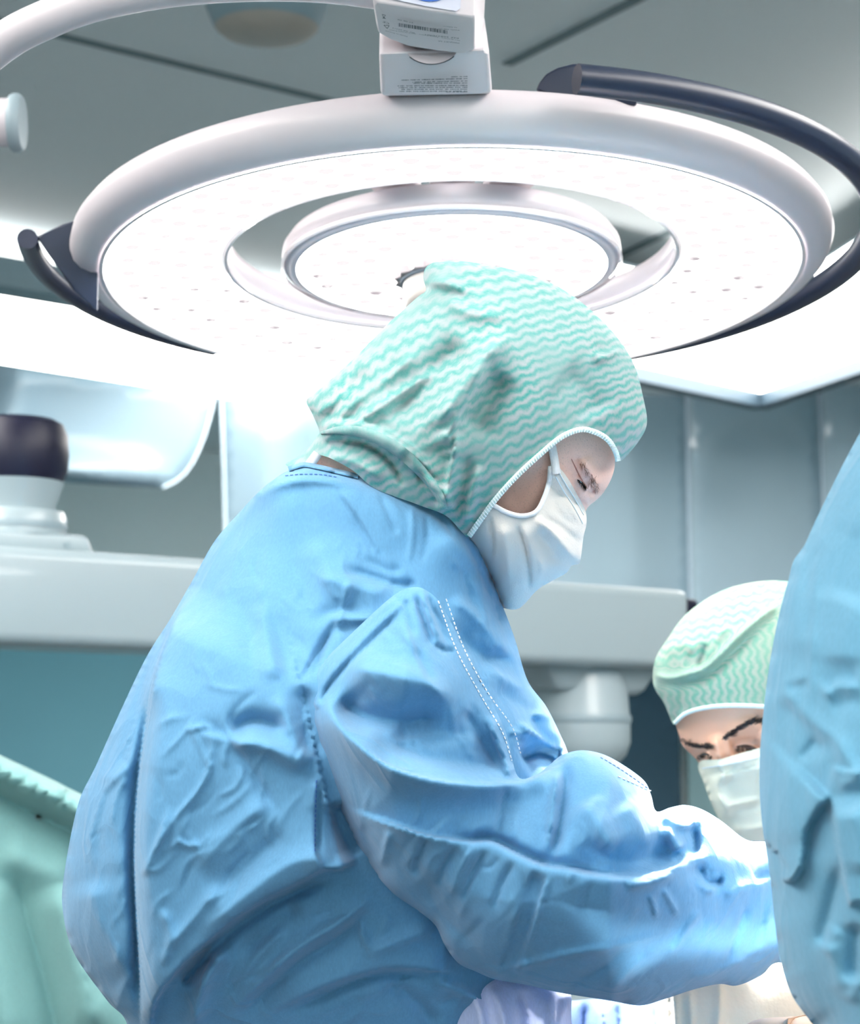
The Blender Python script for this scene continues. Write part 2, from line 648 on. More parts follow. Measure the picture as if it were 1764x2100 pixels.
def sheet(name, outline, near, far, mat, parent=None, step=7.0, coarse=None, smooth_outline=True, uvf=None, holes=(), thick=0.0):
    """a surface over an outline: near side, and a far side that closes it"""
    poly = catmull(outline, 8, True) if smooth_outline else np.asarray(outline, float)
    ring = resample(poly, step, True)
    lo, hi = ring.min(0), ring.max(0)
    pts = []
    gx = np.arange(lo[0], hi[0], step)
    gy = np.arange(lo[1], hi[1], step * 0.866)
    X, Y = np.meshgrid(gx, gy)
    X[1::2] += step / 2
    g = np.stack([X.ravel(), Y.ravel()], 1)
    g = g + rng.normal(size=g.shape) * step * 0.06
    if coarse:
        lim, cs = coarse
        g = g[(g[:, 1] < lim) & (g[:, 0] < 1800) & (g[:, 0] > -40)]
        X, Y = np.meshgrid(np.arange(lo[0], hi[0], cs), np.arange(lo[1], hi[1], cs))
        c = np.stack([X.ravel(), Y.ravel()], 1)
        c = c[(c[:, 1] >= lim) | (c[:, 0] >= 1800) | (c[:, 0] <= -40)]
        g = np.vstack([g, c])
    g = g[inside(ring, g)]
    dd = polydist(ring, g, True)[0]
    g = g[dd > step * 0.55]
    allp = np.vstack([ring, g])
    n = len(ring)
    off = allp.mean(0)
    r = delaunay_2d_cdt([Vector(p) for p in (allp - off)], [(i, (i + 1) % n) for i in range(n)], [], 1, 1e-4)
    xy = np.array([[v.x, v.y] for v in r[0]]) + off
    tris = [list(f) for f in r[2]]
    dn = near(xy)
    vn = Parr(xy, dn)
    verts = [vn]
    faces = []
    for f in tris:
        a, b, c = f
        A = (xy[b] - xy[a])
        B = (xy[c] - xy[a])
        if A[0] * B[1] - A[1] * B[0] > 0:
            f = [a, c, b]
        faces.append(f)
    nv = len(xy)
    uvs = xy
    if far is not None:
        vf = Parr(xy, far(xy))
        verts.append(vf)
        faces = faces + [[f[0] + nv, f[2] + nv, f[1] + nv] for f in faces]
        uvs = np.vstack([xy, xy])
    V = np.vstack(verts)
    me = bpy.data.meshes.new(name)
    me.from_pydata([tuple(v) for v in V], [], faces)
    uv = me.uv_layers.new(name='UVMap')
    U = (uvf(uvs) if uvf else uvs / 100.0)
    li = np.empty(len(me.loops), int)
    me.loops.foreach_get('vertex_index', li)
    uv.data.foreach_set('uv', U[li].ravel())
    bm = bmesh.new()
    bm.from_mesh(me)
    if far is not None:
        bmesh.ops.remove_doubles(bm, verts=bm.verts, dist=4e-4)
    if thick:
        bmesh.ops.recalc_face_normals(bm, faces=bm.faces)
        bmesh.ops.solidify(bm, geom=list(bm.faces), thickness=thick)
    bm.to_mesh(me)
    bm.free()
    me.update()
    return obj(name, me, mat, parent)


def ribbon(name, pts, width, depth, mat, parent=None, thick=0.0012, lift=0.001, step=4.0, dash=None, n=8):
    """a band lying on a sheet (picture points + the sheet's depth); dash=(on, off) breaks it up"""
    line = catmull(pts, n) if len(pts) > 2 else np.asarray(pts, float)
    line = resample(line, step)
    m = len(line)
    wd = np.interp(np.linspace(0, 1, m), np.linspace(0, 1, len(width)), width) if hasattr(width, '__len__') else np.full(m, width)
    tg = np.gradient(line, axis=0)
    tg /= np.linalg.norm(tg, axis=1)[:, None] + 1e-9
    nr = np.stack([-tg[:, 1], tg[:, 0]], 1)
    A = line + nr * wd[:, None] / 2
    B = line - nr * wd[:, None] / 2
    dm = depth(line)
    dA = depth(A)
    dB = depth(B)
    dA = np.where(np.abs(dA - dm) < .02, dA, dm)
    dB = np.where(np.abs(dB - dm) < .02, dB, dm)
    bm = bmesh.new()
    sh = [Parr(A, dA - lift - thick * .6), Parr(line, dm - lift - thick), Parr(B, dB - lift - thick * .6), Parr(B, dB + thick), Parr(A, dA + thick)]
    rows = [[bm.verts.new(s[i]) for s in sh] for i in range(m)]
    for i in range(m - 1):
        if dash and (i * step) % (dash[0] + dash[1]) >= dash[0]:
            continue
        for k in range(5):
            bm.faces.new((rows[i][k], rows[i][(k + 1) % 5], rows[i + 1][(k + 1) % 5], rows[i + 1][k]))
    bmesh.ops.delete(bm, geom=[v for v in bm.verts if not v.link_faces], context='VERTS')
    return obj(name, bm_mesh(name, bm), mat, parent)


def skin_body(name, pts, edges, rad, mat, parent=None, root=0, sub=2):
    me = bpy.data.meshes.new(name)
    me.from_pydata([tuple(p) for p in pts], edges, [])
    o = bpy.data.objects.new(name + '_tmp', me)
    COL.objects.link(o)
    o.modifiers.new('skin', 'SKIN')
    for i, v in enumerate(me.skin_vertices[0].data):
        r = rad[i]
        v.radius = (r, r) if not hasattr(r, '__len__') else r
        v.use_root = (i == root)
    md = o.modifiers.new('sub', 'SUBSURF')
    md.levels = sub
    md.render_levels = sub
    dg = bpy.context.evaluated_depsgraph_get()
    dg.update()
    me2 = bpy.data.meshes.new_from_object(o.evaluated_get(dg))
    bpy.data.objects.remove(o)
    bpy.data.meshes.remove(me)
    me2.name = name
    return me2


def join_meshes(name, meshes):
    bm = bmesh.new()
    for m in meshes:
        bm.from_mesh(m)
    me = bpy.data.meshes.new(name)
    bm.to_mesh(me)
    bm.free()
    return me


# ================================================================== THE ROOM
CZ = 2.75
X0, X1, Y0, Y1 = -5.2, 5.0, -3.2, 9.6
tag(box('floor', (X0 - .1, Y0 - .1, -0.1), (X1 + .1, Y1 + .1, 0), M['floor']), 'pale grey vinyl floor of the operating room', None, None, 'structure')
tag(box('ceiling', (X0 - .1, Y0 - .1, CZ), (X1 + .1, Y1 + .1, CZ + 0.1), M['ceil']), 'pale blue-grey metal ceiling above the lamp', None, None, 'structure')
# back wall: grey above, teal below (boundary behind the pendant arm)
tag(box('wall_back', (X0, Y1, 0), (X1, Y1 + 0.1, CZ), M['wall']), 'grey back wall', None, None, 'structure')
tag(box('wall_left', (X0 - 0.1, Y0, 0), (X0, Y1, CZ), M['wall']), 'grey side wall', None, None, 'structure')
tag(box('wall_right', (X1, Y0, 0), (X1 + 0.1, Y1, CZ), M['wall']), 'grey side wall on the right', None, None, 'structure')
tag(box('wall_front', (X0, Y0 - 0.1, 0), (X1, Y0, CZ), M['wall']), 'grey wall behind the camera', None, None, 'structure')


PZ = CZ - 0.14        # underside of the suspended luminaires


def flat_on_ceiling(name, px, mat, drop=0.03, parent=None):
    pts = []
    for x, y in px:
        q = Q(x, y, PZ)
        pts += [q, q + Vector((0, 0, 0.04))]
    return hull(name, pts, mat, parent)


def wall_panel(name, px0, px1, py0, py1, y, mat, th=0.03, bevel=0.0):
    """an upright slab facing the camera at distance y along the floor, spanning picture columns px0..px1"""
    def at(px, py):
        r = ray(px, py)
        return Vector((0, 0, CAMZ)) + r * (y / r.y)
    a, b = at(px0, py0), at(px1, py1)
    return box(name, (a.x, y, min(a.z, b.z)), (b.x, y + th, max(a.z, b.z)), mat, None, bevel)


o = wall_panel('wall_dado', -2600, 1180, 1250, 2380, 9.55, M['wallteal'], 0.045)
tag(o, 'teal lower wall panel behind the white pendant arm', None, None, 'structure')
o = wall_panel('door_1', 1180, 1408, 1300, 2380, 9.52, M['doorteal'], 0.06)
tag(o, 'dark teal sliding door beyond the pendant column', None, None, 'structure')
o = wall_panel('trim_1', 1408, 1720, 1300, 2380, 9.5, M['jamb'], 0.08)
tag(o, 'pale door jamb panel behind the masked assistant', None, None, 'structure')

# ceiling seams
def seam(px, name):
    a, b = Q(*px[0], CZ), Q(*px[1], CZ)
    d = (b - a).normalized()
    s = Vector((-d.y, d.x, 0)) * 0.012
    z = Vector((0, 0, 0.004))
    o = hull(name, [a + s - z, a - s - z, b + s - z, b - s - z, a + s, a - s, b + s, b - s], M['seam'])
    tag(o, 'thin dark joint between ceiling panels', None, None, 'structure')


seam([(-150, 5), (860, 250)], 'trim_2')
seam([(1040, 130), (1420, -60)], 'trim_3')
seam([(1250, 535), (1430, 446)], 'trim_4')

# luminous panels hung just under the ceiling round the operating field
def hangers(e, pts):
    for q in pts:
        tube('hanger', [Vector((q.x, q.y, PZ + 0.03)), Vector((q.x, q.y, CZ))], 0.006, M['sensor'], e, 8, True, 1)


def light_panel(px, label, edges, hang=(), up=True):
    c = sum((Q(x, y, PZ) for x, y in px), Vector()) / len(px)
    e = empty('ceiling_light_panel', c, label, 'ceiling light', 'luminous ceiling panels')
    flat_on_ceiling('diffuser', px, M['panel'], 0.02, e)
    hull('added_panel_top', [Q(x, y, PZ) + Vector((0, 0, z)) for x, y in px for z in (0.041, 0.05)], M['panelup'] if up else M['sensor'], e)  # top slab added; where it glows, it brightens the ceiling
    for a, b, m, wd, dr in edges:
        A, B = Q(*a, PZ), Q(*b, PZ)
        d = (B - A).normalized()
        s = Vector((-d.y, d.x, 0)) * wd
        pts = []
        for q in (A, B):
            for k in (-1, 1):
                pts += [q + s * k + Vector((0, 0, .05)), q + s * k + Vector((0, 0, -dr))]
        hull('frame', pts, m, e)
    hangers(e, [Q(x, y, PZ) for x, y in hang])
    return e


light_panel([(-900, 437), (0, 590), (930, 748), (930, 888), (0, 745), (-900, 606)],
            'long bright ceiling light panel behind the left of the lamp',
            [((-900, 420), (930, 731), M['sensor'], 0.06, 0.03)], [(-500, 600), (850, 800)])
light_panel([(1000, 515), (1575, 640), (1560, 805), (1000, 683)],
            'bright ceiling light panel leading to the far right corner',
            [((1000, 690), (1560, 812), M['gasket'], 0.03, 0.045)], [(1100, 620)], False)
light_panel([(1575, 640), (1764, 520), (2300, 180), (2300, 550), (1764, 735), (1560, 805)],
            'bright ceiling light panel at the right picture edge',
            [((1560, 812), (2300, 558), M['gasket'], 0.03, 0.045)], [(2100, 450)], False)


def plan_panel(x0, x1, y0, y1, label):
    e = empty('ceiling_light_panel', ((x0 + x1) / 2, (y0 + y1) / 2, PZ), label, 'ceiling light', 'luminous ceiling panels')
    box('diffuser', (x0, y0, PZ), (x1, y1, PZ + 0.04), M['panel'], e)
    box('added_panel_top', (x0, y0, PZ + 0.041), (x1, y1, PZ + 0.05), M['panelup'], e)  # glowing top slab added to brighten the ceiling above
    for a, b in (((x0 - .05, y0 - .05), (x1 + .05, y0)), ((x0 - .05, y1), (x1 + .05, y1 + .05)), ((x0 - .05, y0), (x0, y1)), ((x1, y0), (x1 + .05, y1))):
        box('frame', (a[0], a[1], PZ - 0.01), (b[0], b[1], PZ + 0.05), M['sensor'], e)
    hangers(e, [Vector((x, y, 0)) for x in (x0 + .1, x1 - .1) for y in (y0 + .1, y1 - .1)])


plan_panel(-2.6, 2.6, -2.4, -1.8, 'ceiling light panel behind the camera')
plan_panel(-1.75, -0.85, -0.9, 2.7, 'ceiling light panel left of the operating field')
plan_panel(0.85, 1.75, -0.9, 2.7, 'ceiling light panel right of the operating field')

# ceiling sensor dome
def frame_at(c, zaxis=Vector((0, 0, 1)), xref=Vector((1, 0, 0))):
    z = zaxis.normalized()
    y = z.cross(xref).normalized()
    x = y.cross(z)
    m = Matrix((x, y, z)).transposed().to_4x4()
    m.translation = c
    return m


qs = Q(548, -60, CZ)
e = empty('ceiling_sensor', qs, 'blurred grey domed ceiling fixture with beige underside above the curved arm', 'ceiling fixture')
fr = frame_at(qs)
lathe('housing', [(0.0, 0.0), (0.118, 0.0), (0.117, -0.03), (0.110, -0.07), (0.098, -0.10), (0.092, -0.108)], fr, M['sensor'], e, 48)
lathe('underside', [(0.094, -0.106), (0.08, -0.118), (0.05, -0.125), (0.0, -0.127)], fr, M['beige'], e, 48)


# plastic curtains
def curtain(name, outline, d, mat, label, waves, group, slope=0.0, hem=None):
    wv = folds(waves)
    near = lambda xy: d + (xy[:, 0] - 882) * slope - wv(xy)
    o = sheet(name, outline, near, None, mat, None, 24.0, thick=0.004, smooth_outline=False)
    tag(o, label, 'curtain', group)
    if hem:
        for k, (h, wd) in enumerate(hem):
            ribbon('hem', h, wd, near, M['hem'], o, 0.006, 0.004, 30.0)
    return o


tl = catmull([(440, 812), (432, 850), (415, 905), (392, 955), (365, 985), (335, 1000)], 6)
curtain('plastic_curtain', [(-420, 676), (0, 742)] + [tuple(p) for p in tl] + [(230, 994), (140, 987), (-100, 972), (-420, 952)], 7.35, M['curtain'],
        'pale blue plastic sheet with a curved lower corner hanging at left', [
            ([(60, 700), (20, 860), (-40, 980)], 40, 0.12, 'r'), ([(-200, 955), (120, 960), (360, 985)], 22, 0.12, 'r'),
            ([(150, 950), (260, 975), (330, 990)], 14, -0.05, 'r')], 'plastic curtains round the field',
        hem=[([tuple(p) for p in tl[::4]] + [(335, 1000)], 5)])
curtain('plastic_curtain', [(452, 745), (700, 781), (780, 791), (780, 1320), (466, 1320), (459, 1045)], 7.55, M['curtain'],
        'pale blue plastic sheet hanging straight behind the surgeon\'s collar', [
            ([(560, 830), (560, 1100)], 40, 0.06, 'r'), ([(640, 850), (650, 1200)], 40, -0.05, 'r')], 'plastic curtains round the field',
        hem=[([(454, 816), (461, 1045), (467, 1320)], 6)])
curtain('plastic_strip', [(1130, 716), (1330, 762), (1408, 779), (1418, 1330), (1130, 1330)], 8.25, M['strip'],
        'smoky plastic strip curtain beside the surgeon\'s mask', [([(1290, 760), (1300, 1300)], 60, 0.03, 'r')],
        'plastic strip curtains', hem=[([(1410, 780), (1420, 1330)], 10)])
curtain('plastic_strip', [(1412, 780), (1560, 812), (1678, 772), (1696, 1330), (1422, 1330)], 8.15, M['strip'],
        'smoky plastic strip with pale arched reflection above the assistant\'s cap',
        [([(1680, 860), (1540, 850), (1450, 910), (1430, 1080)], 60, 0.03, 'r')],  # arched bulge shaped to catch a reflection
        'plastic strip curtains', hem=[([(1680, 772), (1690, 1000), (1697, 1330)], 9)])
curtain('plastic_strip', [(1684, 770), (1764, 742), (1990, 664), (1990, 1330), (1698, 1330)], 8.05, M['strip'],
        'smoky plastic strip curtain next to the right-hand gown', [([(1760, 760), (1770, 1300)], 60, 0.08, 'r')], 'plastic strip curtains')

# ================================================================== WHITE PENDANT ARM
# a straight level beam running away to the right, with a drum column below and a navy drum above
ZT = CAMZ + 0.287
ZB = CAMZ + 0.163


def on_z(px, d, z):
    """a point on the vertical through picture column px at view distance d and height z"""
    y = (d - (z - CAMZ) * SP) / CP
    return Vector(((px - 882) / F * d, y, z))


A = on_z(-700, 2.52, ZT)
B = on_z(1352, 3.405, ZT)
ax = (B - A).normalized()
sd = Vector((-ax.y, ax.x, 0))
pe = empty('pendant_arm', (B.x - 0.15, B.y, 0), 'white ceiling pendant arm running level behind the surgeon', 'equipment arm')


def beam_pts(a, b, z0, z1, hw):
    return [p + sd * s * hw + Vector((0, 0, z - p.z)) for p in (a, b) for s in (-1, 1) for z in (z0, z1)]


hull('beam', beam_pts(A, B, ZB, ZT, 0.075), M['arm'], pe, 0.016, 4)
hull('end_cap', beam_pts(B - ax * 0.004, B + ax * 0.03, ZB + 0.035, ZT - 0.012, 0.062), M['blacknavy'], pe, 0.008)
# column joint under the right end
cc = on_z(1187, 3.33, ZB)
hull('bracket', [cc + ax * u + sd * s * h2 + Vector((0, 0, z)) for (u, z, h2) in ((-0.12, 0.012, .07), (0.115, 0.012, .07), (-0.085, -0.035, .055), (0.085, -0.04, .055)) for s in (-1, 1)], M['arm'], pe, 0.01)
fr = frame_at(cc + Vector((0, 0, 0)))
lathe('joint_drum', [(0.0, 0.0), (0.070, 0.0), (0.074, -0.01), (0.078, -0.07), (0.079, -0.072)], fr, M['arm'], pe, 64)
lathe('joint_ring', [(0.079, -0.070), (0.081, -0.074), (0.081, -0.080), (0.079, -0.084)], fr, M['armring'], pe, 64)
lathe('joint_collar', [(0.079, -0.083), (0.079, -0.112), (0.072, -0.132), (0.055, -0.150), (0.0, -0.150)], fr, M['arm'], pe, 64)
lathe('column', [(0.052, -0.12), (0.052, -(cc.z - 0.04))], fr, M['arm'], pe, 48)
lathe('foot', [(0.052, -(cc.z - 0.045)), (0.16, -(cc.z - 0.03)), (0.17, -cc.z), (0.0, -cc.z)], fr, M['armring'], pe, 48)
# turntable and navy drum over the left end
lc = on_z(25, 2.83, ZT)
hull('mount_block', [lc + ax * u + sd * s * 0.07 + Vector((0, 0, z)) for (u, z) in ((-0.3, -0.01), (0.092, -0.01), (-0.3, 0.026), (0.075, 0.026)) for s in (-1, 1)], M['arm'], pe, 0.006)
tube('screw', [lc + ax * 0.045 - sd * 0.069 + Vector((0, 0, .012)), lc + ax * 0.045 - sd * 0.073 + Vector((0, 0, .012))], 0.004, M['armring'], pe, 10, True, 1)
fr = frame_at(lc)
lathe('turntable', [(0.0, 0.024), (0.070, 0.024), (0.070, 0.050), (0.066, 0.058), (0.0, 0.058)], fr, M['arm'], pe, 64)
lathe('turntable_ring', [(0.071, 0.034), (0.0715, 0.038), (0.071, 0.042)], fr, M['armring'], pe, 64)
lathe('neck', [(0.054, 0.056), (0.056, 0.070), (0.064, 0.092), (0.066, 0.098)], fr, M['arm'], pe, 64)
lathe('drum', [(0.0, 0.086), (0.04, 0.087), (0.062, 0.094), (0.070, 0.112), (0.072, 0.135), (0.070, 0.160), (0.063, 0.176), (0.054, 0.181), (0.0, 0.181)], fr, M['blacknavy'], pe, 64)

# second boom end at the left picture edge
be_c = P(-420, 250, 2.35)
be = empty('lamp_boom', Vector((be_c.x, be_c.y, CZ)), 'white boom tube with grey end cap poking in at the left edge', 'lamp boom')
tube('tube', [be_c, P(34, 252, 2.35)], 0.0265, M['lampw'], be, 32, True, 1)
a, b = P(22, 252, 2.35), P(50, 252, 2.35)
dv = (b - a).normalized()
fr = frame_at(a, dv, Vector((0, 0, 1)))
lathe('end_cap', [(0.0, 0.0), (0.030, 0.0), (0.032, 0.003), (0.032, 0.009), (0.029, 0.0135), (0.0, 0.0155)], fr, M['armring'], be, 48)
tube('drop_tube', [be_c + Vector((0, 0, -.02)), Vector((be_c.x, be_c.y, CZ))], 0.03, M['lampw'], be, 24, True, 1)

# unseen lamp head added on the boom to light the surgeon's shoulder
hc = Vector((-0.30, 0.92, 2.16))
aim = P(960, 1330, 1.40)
hz = (hc - aim).normalized()
HF = frame_at(hc, hz)
tube('boom_arm', [be_c + Vector((0, 0, .02)), Vector((-0.62, 1.7, 2.26)), hc + hz * 0.09], 0.02, M['lampw'], be, 16)
lathe('unseen_lamp_head', [(0.23, 0.0), (0.25, 0.012), (0.25, 0.035), (0.23, 0.05), (0.06, 0.07), (0.05, 0.1), (0.0, 0.1)], HF, M['lampw'], be, 64)
lathe('unseen_head_light', [(0.23, 0.0), (0.0, 0.006)], HF, M['lampface2'], be, 64)
sp = bpy.data.lights.new('shoulder_beam', 'SPOT')
sp.energy = UNSEEN_LAMP_WATT
sp.spot_size = math.radians(46)
sp.spot_blend = 1.0
sp.shadow_soft_size = 0.18
sp.color = (1.0, 0.95, 0.92)
so = bpy.data.objects.new('shoulder_beam', sp)
COL.objects.link(so)
so.parent = be
so.matrix_parent_inverse = Matrix.Translation(-Vector(be.location))
so.matrix_basis = frame_at(hc - hz * 0.02, hz)

# ================================================================== SURGICAL LAMP
LC = P(927.1, 573.4, 1.9867)
TX, TY = -0.09656, -0.018456
ln = Vector((math.sin(TY), -math.sin(TX) * math.cos(TY), math.cos(TX) * math.cos(TY)))
LF = frame_at(LC, ln)
lamp = empty('surgical_lamp', LC, 'large round white surgical lamp glowing above the surgeon', 'surgical lamp')
# outer ring housing
lathe('ring_housing', [(0.3225, 0.000), (0.331, 0.001), (0.340, 0.005), (0.3465, 0.012), (0.3497, 0.021), (0.348, 0.030), (0.342, 0.038), (0.332, 0.043),
                       (0.30, 0.047), (0.24, 0.049), (0.213, 0.047), (0.206, 0.043), (0.204, 0.036), (0.2045, 0.026), (0.2075, 0.0195)], LF, M['lampw'], lamp, 160, ang=60)
lathe('light_ring', [(0.3225, 0.000), (0.3215, 0.002), (0.316, 0.0035), (0.29, 0.007), (0.25, 0.013), (0.215, 0.0185), (0.2075, 0.0195)], LF, M['lampface'], lamp, 160, ang=60)
lathe('clear_lip', [(0.2130, 0.0165), (0.2100, 0.0150), (0.2070, 0.0160), (0.2055, 0.0200)], LF, M['clear'], lamp, 160)
lathe('bezel', [(0.3235, -0.001), (0.3195, -0.0012), (0.3170, 0.0022)], LF, M['clear'], lamp, 160)
# inner head
lathe('inner_housing', [(0.144, 0.0095), (0.149, 0.0095), (0.155, 0.013), (0.1572, 0.020), (0.1565, 0.028), (0.151, 0.036), (0.14, 0.040), (0.0, 0.045)], LF, M['lampw'], lamp, 128, ang=60)
lathe('inner_light', [(0.144, 0.0095), (0.12, 0.012), (0.08, 0.014), (0.0, 0.015)], LF, M['lampface'], lamp, 128)
lathe('inner_clear_lip', [(0.1575, 0.0145), (0.1580, 0.012), (0.1560, 0.0105)], LF, M['clear'], lamp, 128)
# spokes joining the two heads, above the ring
for a in (-90, -66, -114):
    ca = math.radians(a)
    t = Vector((-math.sin(ca), math.cos(ca), 0)) * 0.02
    r0, r1 = Vector((math.cos(ca), math.sin(ca), 0)) * 0.11, Vector((math.cos(ca), math.sin(ca), 0)) * 0.25
    hull('spoke', [LF @ (r + t * s + Vector((0, 0, z))) for r in (r0, r1) for s in (-1, 1) for z in (0.046, 0.056)], M['lampw'], lamp, 0.003)
# sterile centre handle with faceted clear collar
bm = bmesh.new()
fac = []
nf = 36
for k in range(nf):
    a0 = 2 * math.pi * k / nf
    fac.append((a0, 0.0565 if k % 2 else 0.0525))
rings = []
for z, dr in ((0.014, 0.001), (0.004, 0.0), (-0.002, -0.002)):
    rings.append([bm.verts.new(LF @ Vector(((r + dr) * math.cos(a), (r + dr) * math.sin(a), z))) for a, r in fac])
rings.append([bm.verts.new(LF @ Vector((0.046 * math.cos(a), 0.046 * math.sin(a), -0.003))) for a, r in fac])
for i in range(3):
    for k in range(nf):
        bm.faces.new((rings[i][k], rings[i][(k + 1) % nf], rings[i + 1][(k + 1) % nf], rings[i + 1][k]))
obj('faceted_collar', bm_mesh('faceted_collar', bm), M['collar'], lamp, False)
lathe('handle_socket', [(0.0485, 0.0), (0.0480, -0.004), (0.0455, -0.0045)], LF, M['lampgap'], lamp, 64)
lathe('centre_handle', [(0.0455, 0.004), (0.0455, -0.022), (0.043, -0.030), (0.036, -0.036), (0.024, -0.040), (0.021, -0.055), (0.019, -0.085), (0.012, -0.092), (0.0, -0.093)], LF, M['handlew'], lamp, 64)
# LED lenses
bm = bmesh.new()
prof = [(0.0075, 0.0), (0.0058, -0.0016), (0.0022, -0.0026)]
rr = [[bm.verts.new((r * math.cos(2 * math.pi * k / 8), r * math.sin(2 * math.pi * k / 8), z)) for k in range(8)] for r, z in prof]
for i in range(2):
    for k in range(8):
        f = bm.faces.new((rr[i][k], rr[i + 1][k], rr[i + 1][(k + 1) % 8], rr[i][(k + 1) % 8]))
        f.material_index = 1 if (i == 1 and k in (0, 1, 2, 4, 5)) else 0
f = bm.faces.new(rr[2])
f.material_index = 0
lens_me = bpy.data.meshes.new('led_lens')
bm.to_mesh(lens_me)
bm.free()
lens_me.materials.append(M['lens'])
lens_me.materials.append(M['lensdark'])
lens_plain = lens_me.copy()
lens_plain.polygons.foreach_set('material_index', [0] * len(lens_plain.polygons))


def face_z(r):
    return float(np.interp(r, [0.0, 0.08, 0.12, 0.144, 0.2075, 0.215, 0.25, 0.29, 0.316, 0.322], [0.015, 0.014, 0.012, 0.0095, 0.0195, 0.0185, 0.013, 0.007, 0.0035, 0.0]))


for R0, N in ((0.226, 40), (0.250, 44), (0.274, 48), (0.298, 52), (0.078, 14), (0.102, 20), (0.126, 26)):
    for k in range(N):
        a = 2 * math.pi * (k + (0.5 if N % 8 else 0)) / N
        o = bpy.data.objects.new('led_lens', lens_me if (random.random() < 0.35 and math.sin(a) > -0.1) else lens_plain)
        COL.objects.link(o)
        o.parent = lamp
        m = LF @ Matrix.Translation((R0 * math.cos(a), R0 * math.sin(a), face_z(R0))) @ Matrix.Rotation(random.random() * 6, 4, 'Z') @ Matrix.Scale(random.uniform(0.7, 1.1), 4)
        o.matrix_parent_inverse = Matrix.Translation(-LC)
        o.matrix_world = m
        o.matrix_basis = m

# navy handles round the rim
HR, HZ = 0.388, 0.030


def hp(deg, r=HR, z=HZ):
    a = math.radians(deg)
    return LF @ Vector((r * math.cos(a), r * math.sin(a), z))


def find_deg(px, lo, hi):
    return min(np.linspace(lo, hi, 400), key=lambda g: abs(proj(hp(g))[0] - px))


g0 = find_deg(1183, -89, -20)
tube('side_handle', [hp(g) for g in np.linspace(g0, 60, 24)], 0.0118, M['navy'], lamp, 16, True, 3)
g1 = 187
tube('side_handle', [hp(g) for g in np.linspace(g1, 130, 14)], 0.0095, M['navy'], lamp, 16, True, 3)
e0 = hp(g0)
d0 = proj(e0)[2]
x0, y0 = proj(e0)[:2]
prism('handle_bracket', [(1099, 187), (1106, 170), (1120, 152), (1144, 139), (1176, 131), (1200, 131), (1196, 150), (1176, 168), (1250, 182), (1312, 184), (1305, 218), (1240, 214), (1160, 200)], 1.685, 1.745, M['navy'], lamp, 0.002)
ge = proj(hp(g1))
prism('handle_bracket', [(205, 430), (165, 449), (128, 460), (92, 478), (72, 486), (98, 512), (150, 595), (200, 640)], ge[2] + 0.005, ge[2] + 0.04, M['navy'], lamp, 0.002)

# suspension: mount block, knuckle, joint box, curved arm
hull('mount_block', [P(x, y, d) for x, y, d in ((777, 108, 1.600), (1003, 100, 1.600), (1010, 192, 1.640), (781, 197, 1.640), (779, 40, 1.70), (992, 26, 1.70), (1000, 100, 1.74), (782, 108, 1.74), (1008, 190, 1.70), (784, 192, 1.70))], M['lampw'], lamp, 0.004)
kc = [(885 + 60 * math.cos(a), 84 + 47 * math.sin(a)) for a in np.linspace(0, 2 * math.pi, 40, endpoint=False)]
kd = lambda y, o=0: float(np.interp(y, [26, 100, 130], [1.70, 1.612, 1.60])) - o
hull('knuckle_gap', [P(885 + (x - 885) * 1.035, 84 + (y - 84) * 1.04, kd(y, 0.001)) for x, y in kc] + [P(x, y, kd(y, -0.02)) for x, y in kc], M['lampgap'], lamp)
hull('knuckle', [P(x, y, kd(y, 0.006)) for x, y in kc] + [P(x, y, kd(y, -0.02)) for x, y in kc], M['lampw'], lamp)
jb = [(762, -70, 1.555), (978, -70, 1.555), (765, 3, 1.55), (870, 18, 1.55), (974, 36, 1.55), (776, 66, 1.585), (800, 80, 1.59), (838, 94, 1.59), (900, 104, 1.592), (950, 109, 1.592), (974, 100, 1.59),
      (998, -70, 1.66), (993, 40, 1.66), (978, 96, 1.65), (768, -70, 1.66), (772, 50, 1.66), (840, 88, 1.65)]
hull('joint_box', [P(*q) for q in jb], M['lampw'], lamp, 0.003)
# lavender control panel with blue mark on the box front
fp = [(806, -66), (950, -66), (944, 17), (936, 23), (870, 12), (800, -3)]
hull('control_panel', [P(x, y, 1.5525 + k) for x, y in fp for k in (-0.0035, 0.002)], M['plate'], lamp)
hull('blue_mark', [P(882 + 34 * math.cos(a), -12 + 15 * math.sin(a), 1.5482 + k) for a in np.linspace(0, 6.28, 24) for k in (0, 0.002)], M['blue'], lamp)
tube('curved_arm', [P(x, y, d) for x, y, d in ((-330, 640, 1.75), (-240, 400, 1.72), (-120, 205, 1.68), (0, 92, 1.65), (100, 38, 1.63), (200, 2, 1.62), (320, -22, 1.61), (460, -36, 1.60), (600, -38, 1.60), (700, -32, 1.60), (790, -20, 1.60))], 0.0148, M['lampw'], lamp, 24)
tube('drop_tube', [P(-330, 700, 1.75), P(-360, 400, 1.78), Vector((P(-380, 0, 1.8).x, P(-380, 0, 1.8).y, CZ))], 0.03, M['lampw'], lamp, 24)

# printing on the joint box: rotated half a turn, as the head hangs upside down
pA, pB, pC = P(768, 5, 1.55), P(974, 36, 1.55), P(870, 100, 1.592)
pn = (pB - pA).cross(pC - pA).normalized()
if pn.y > 0:
    pn = -pn


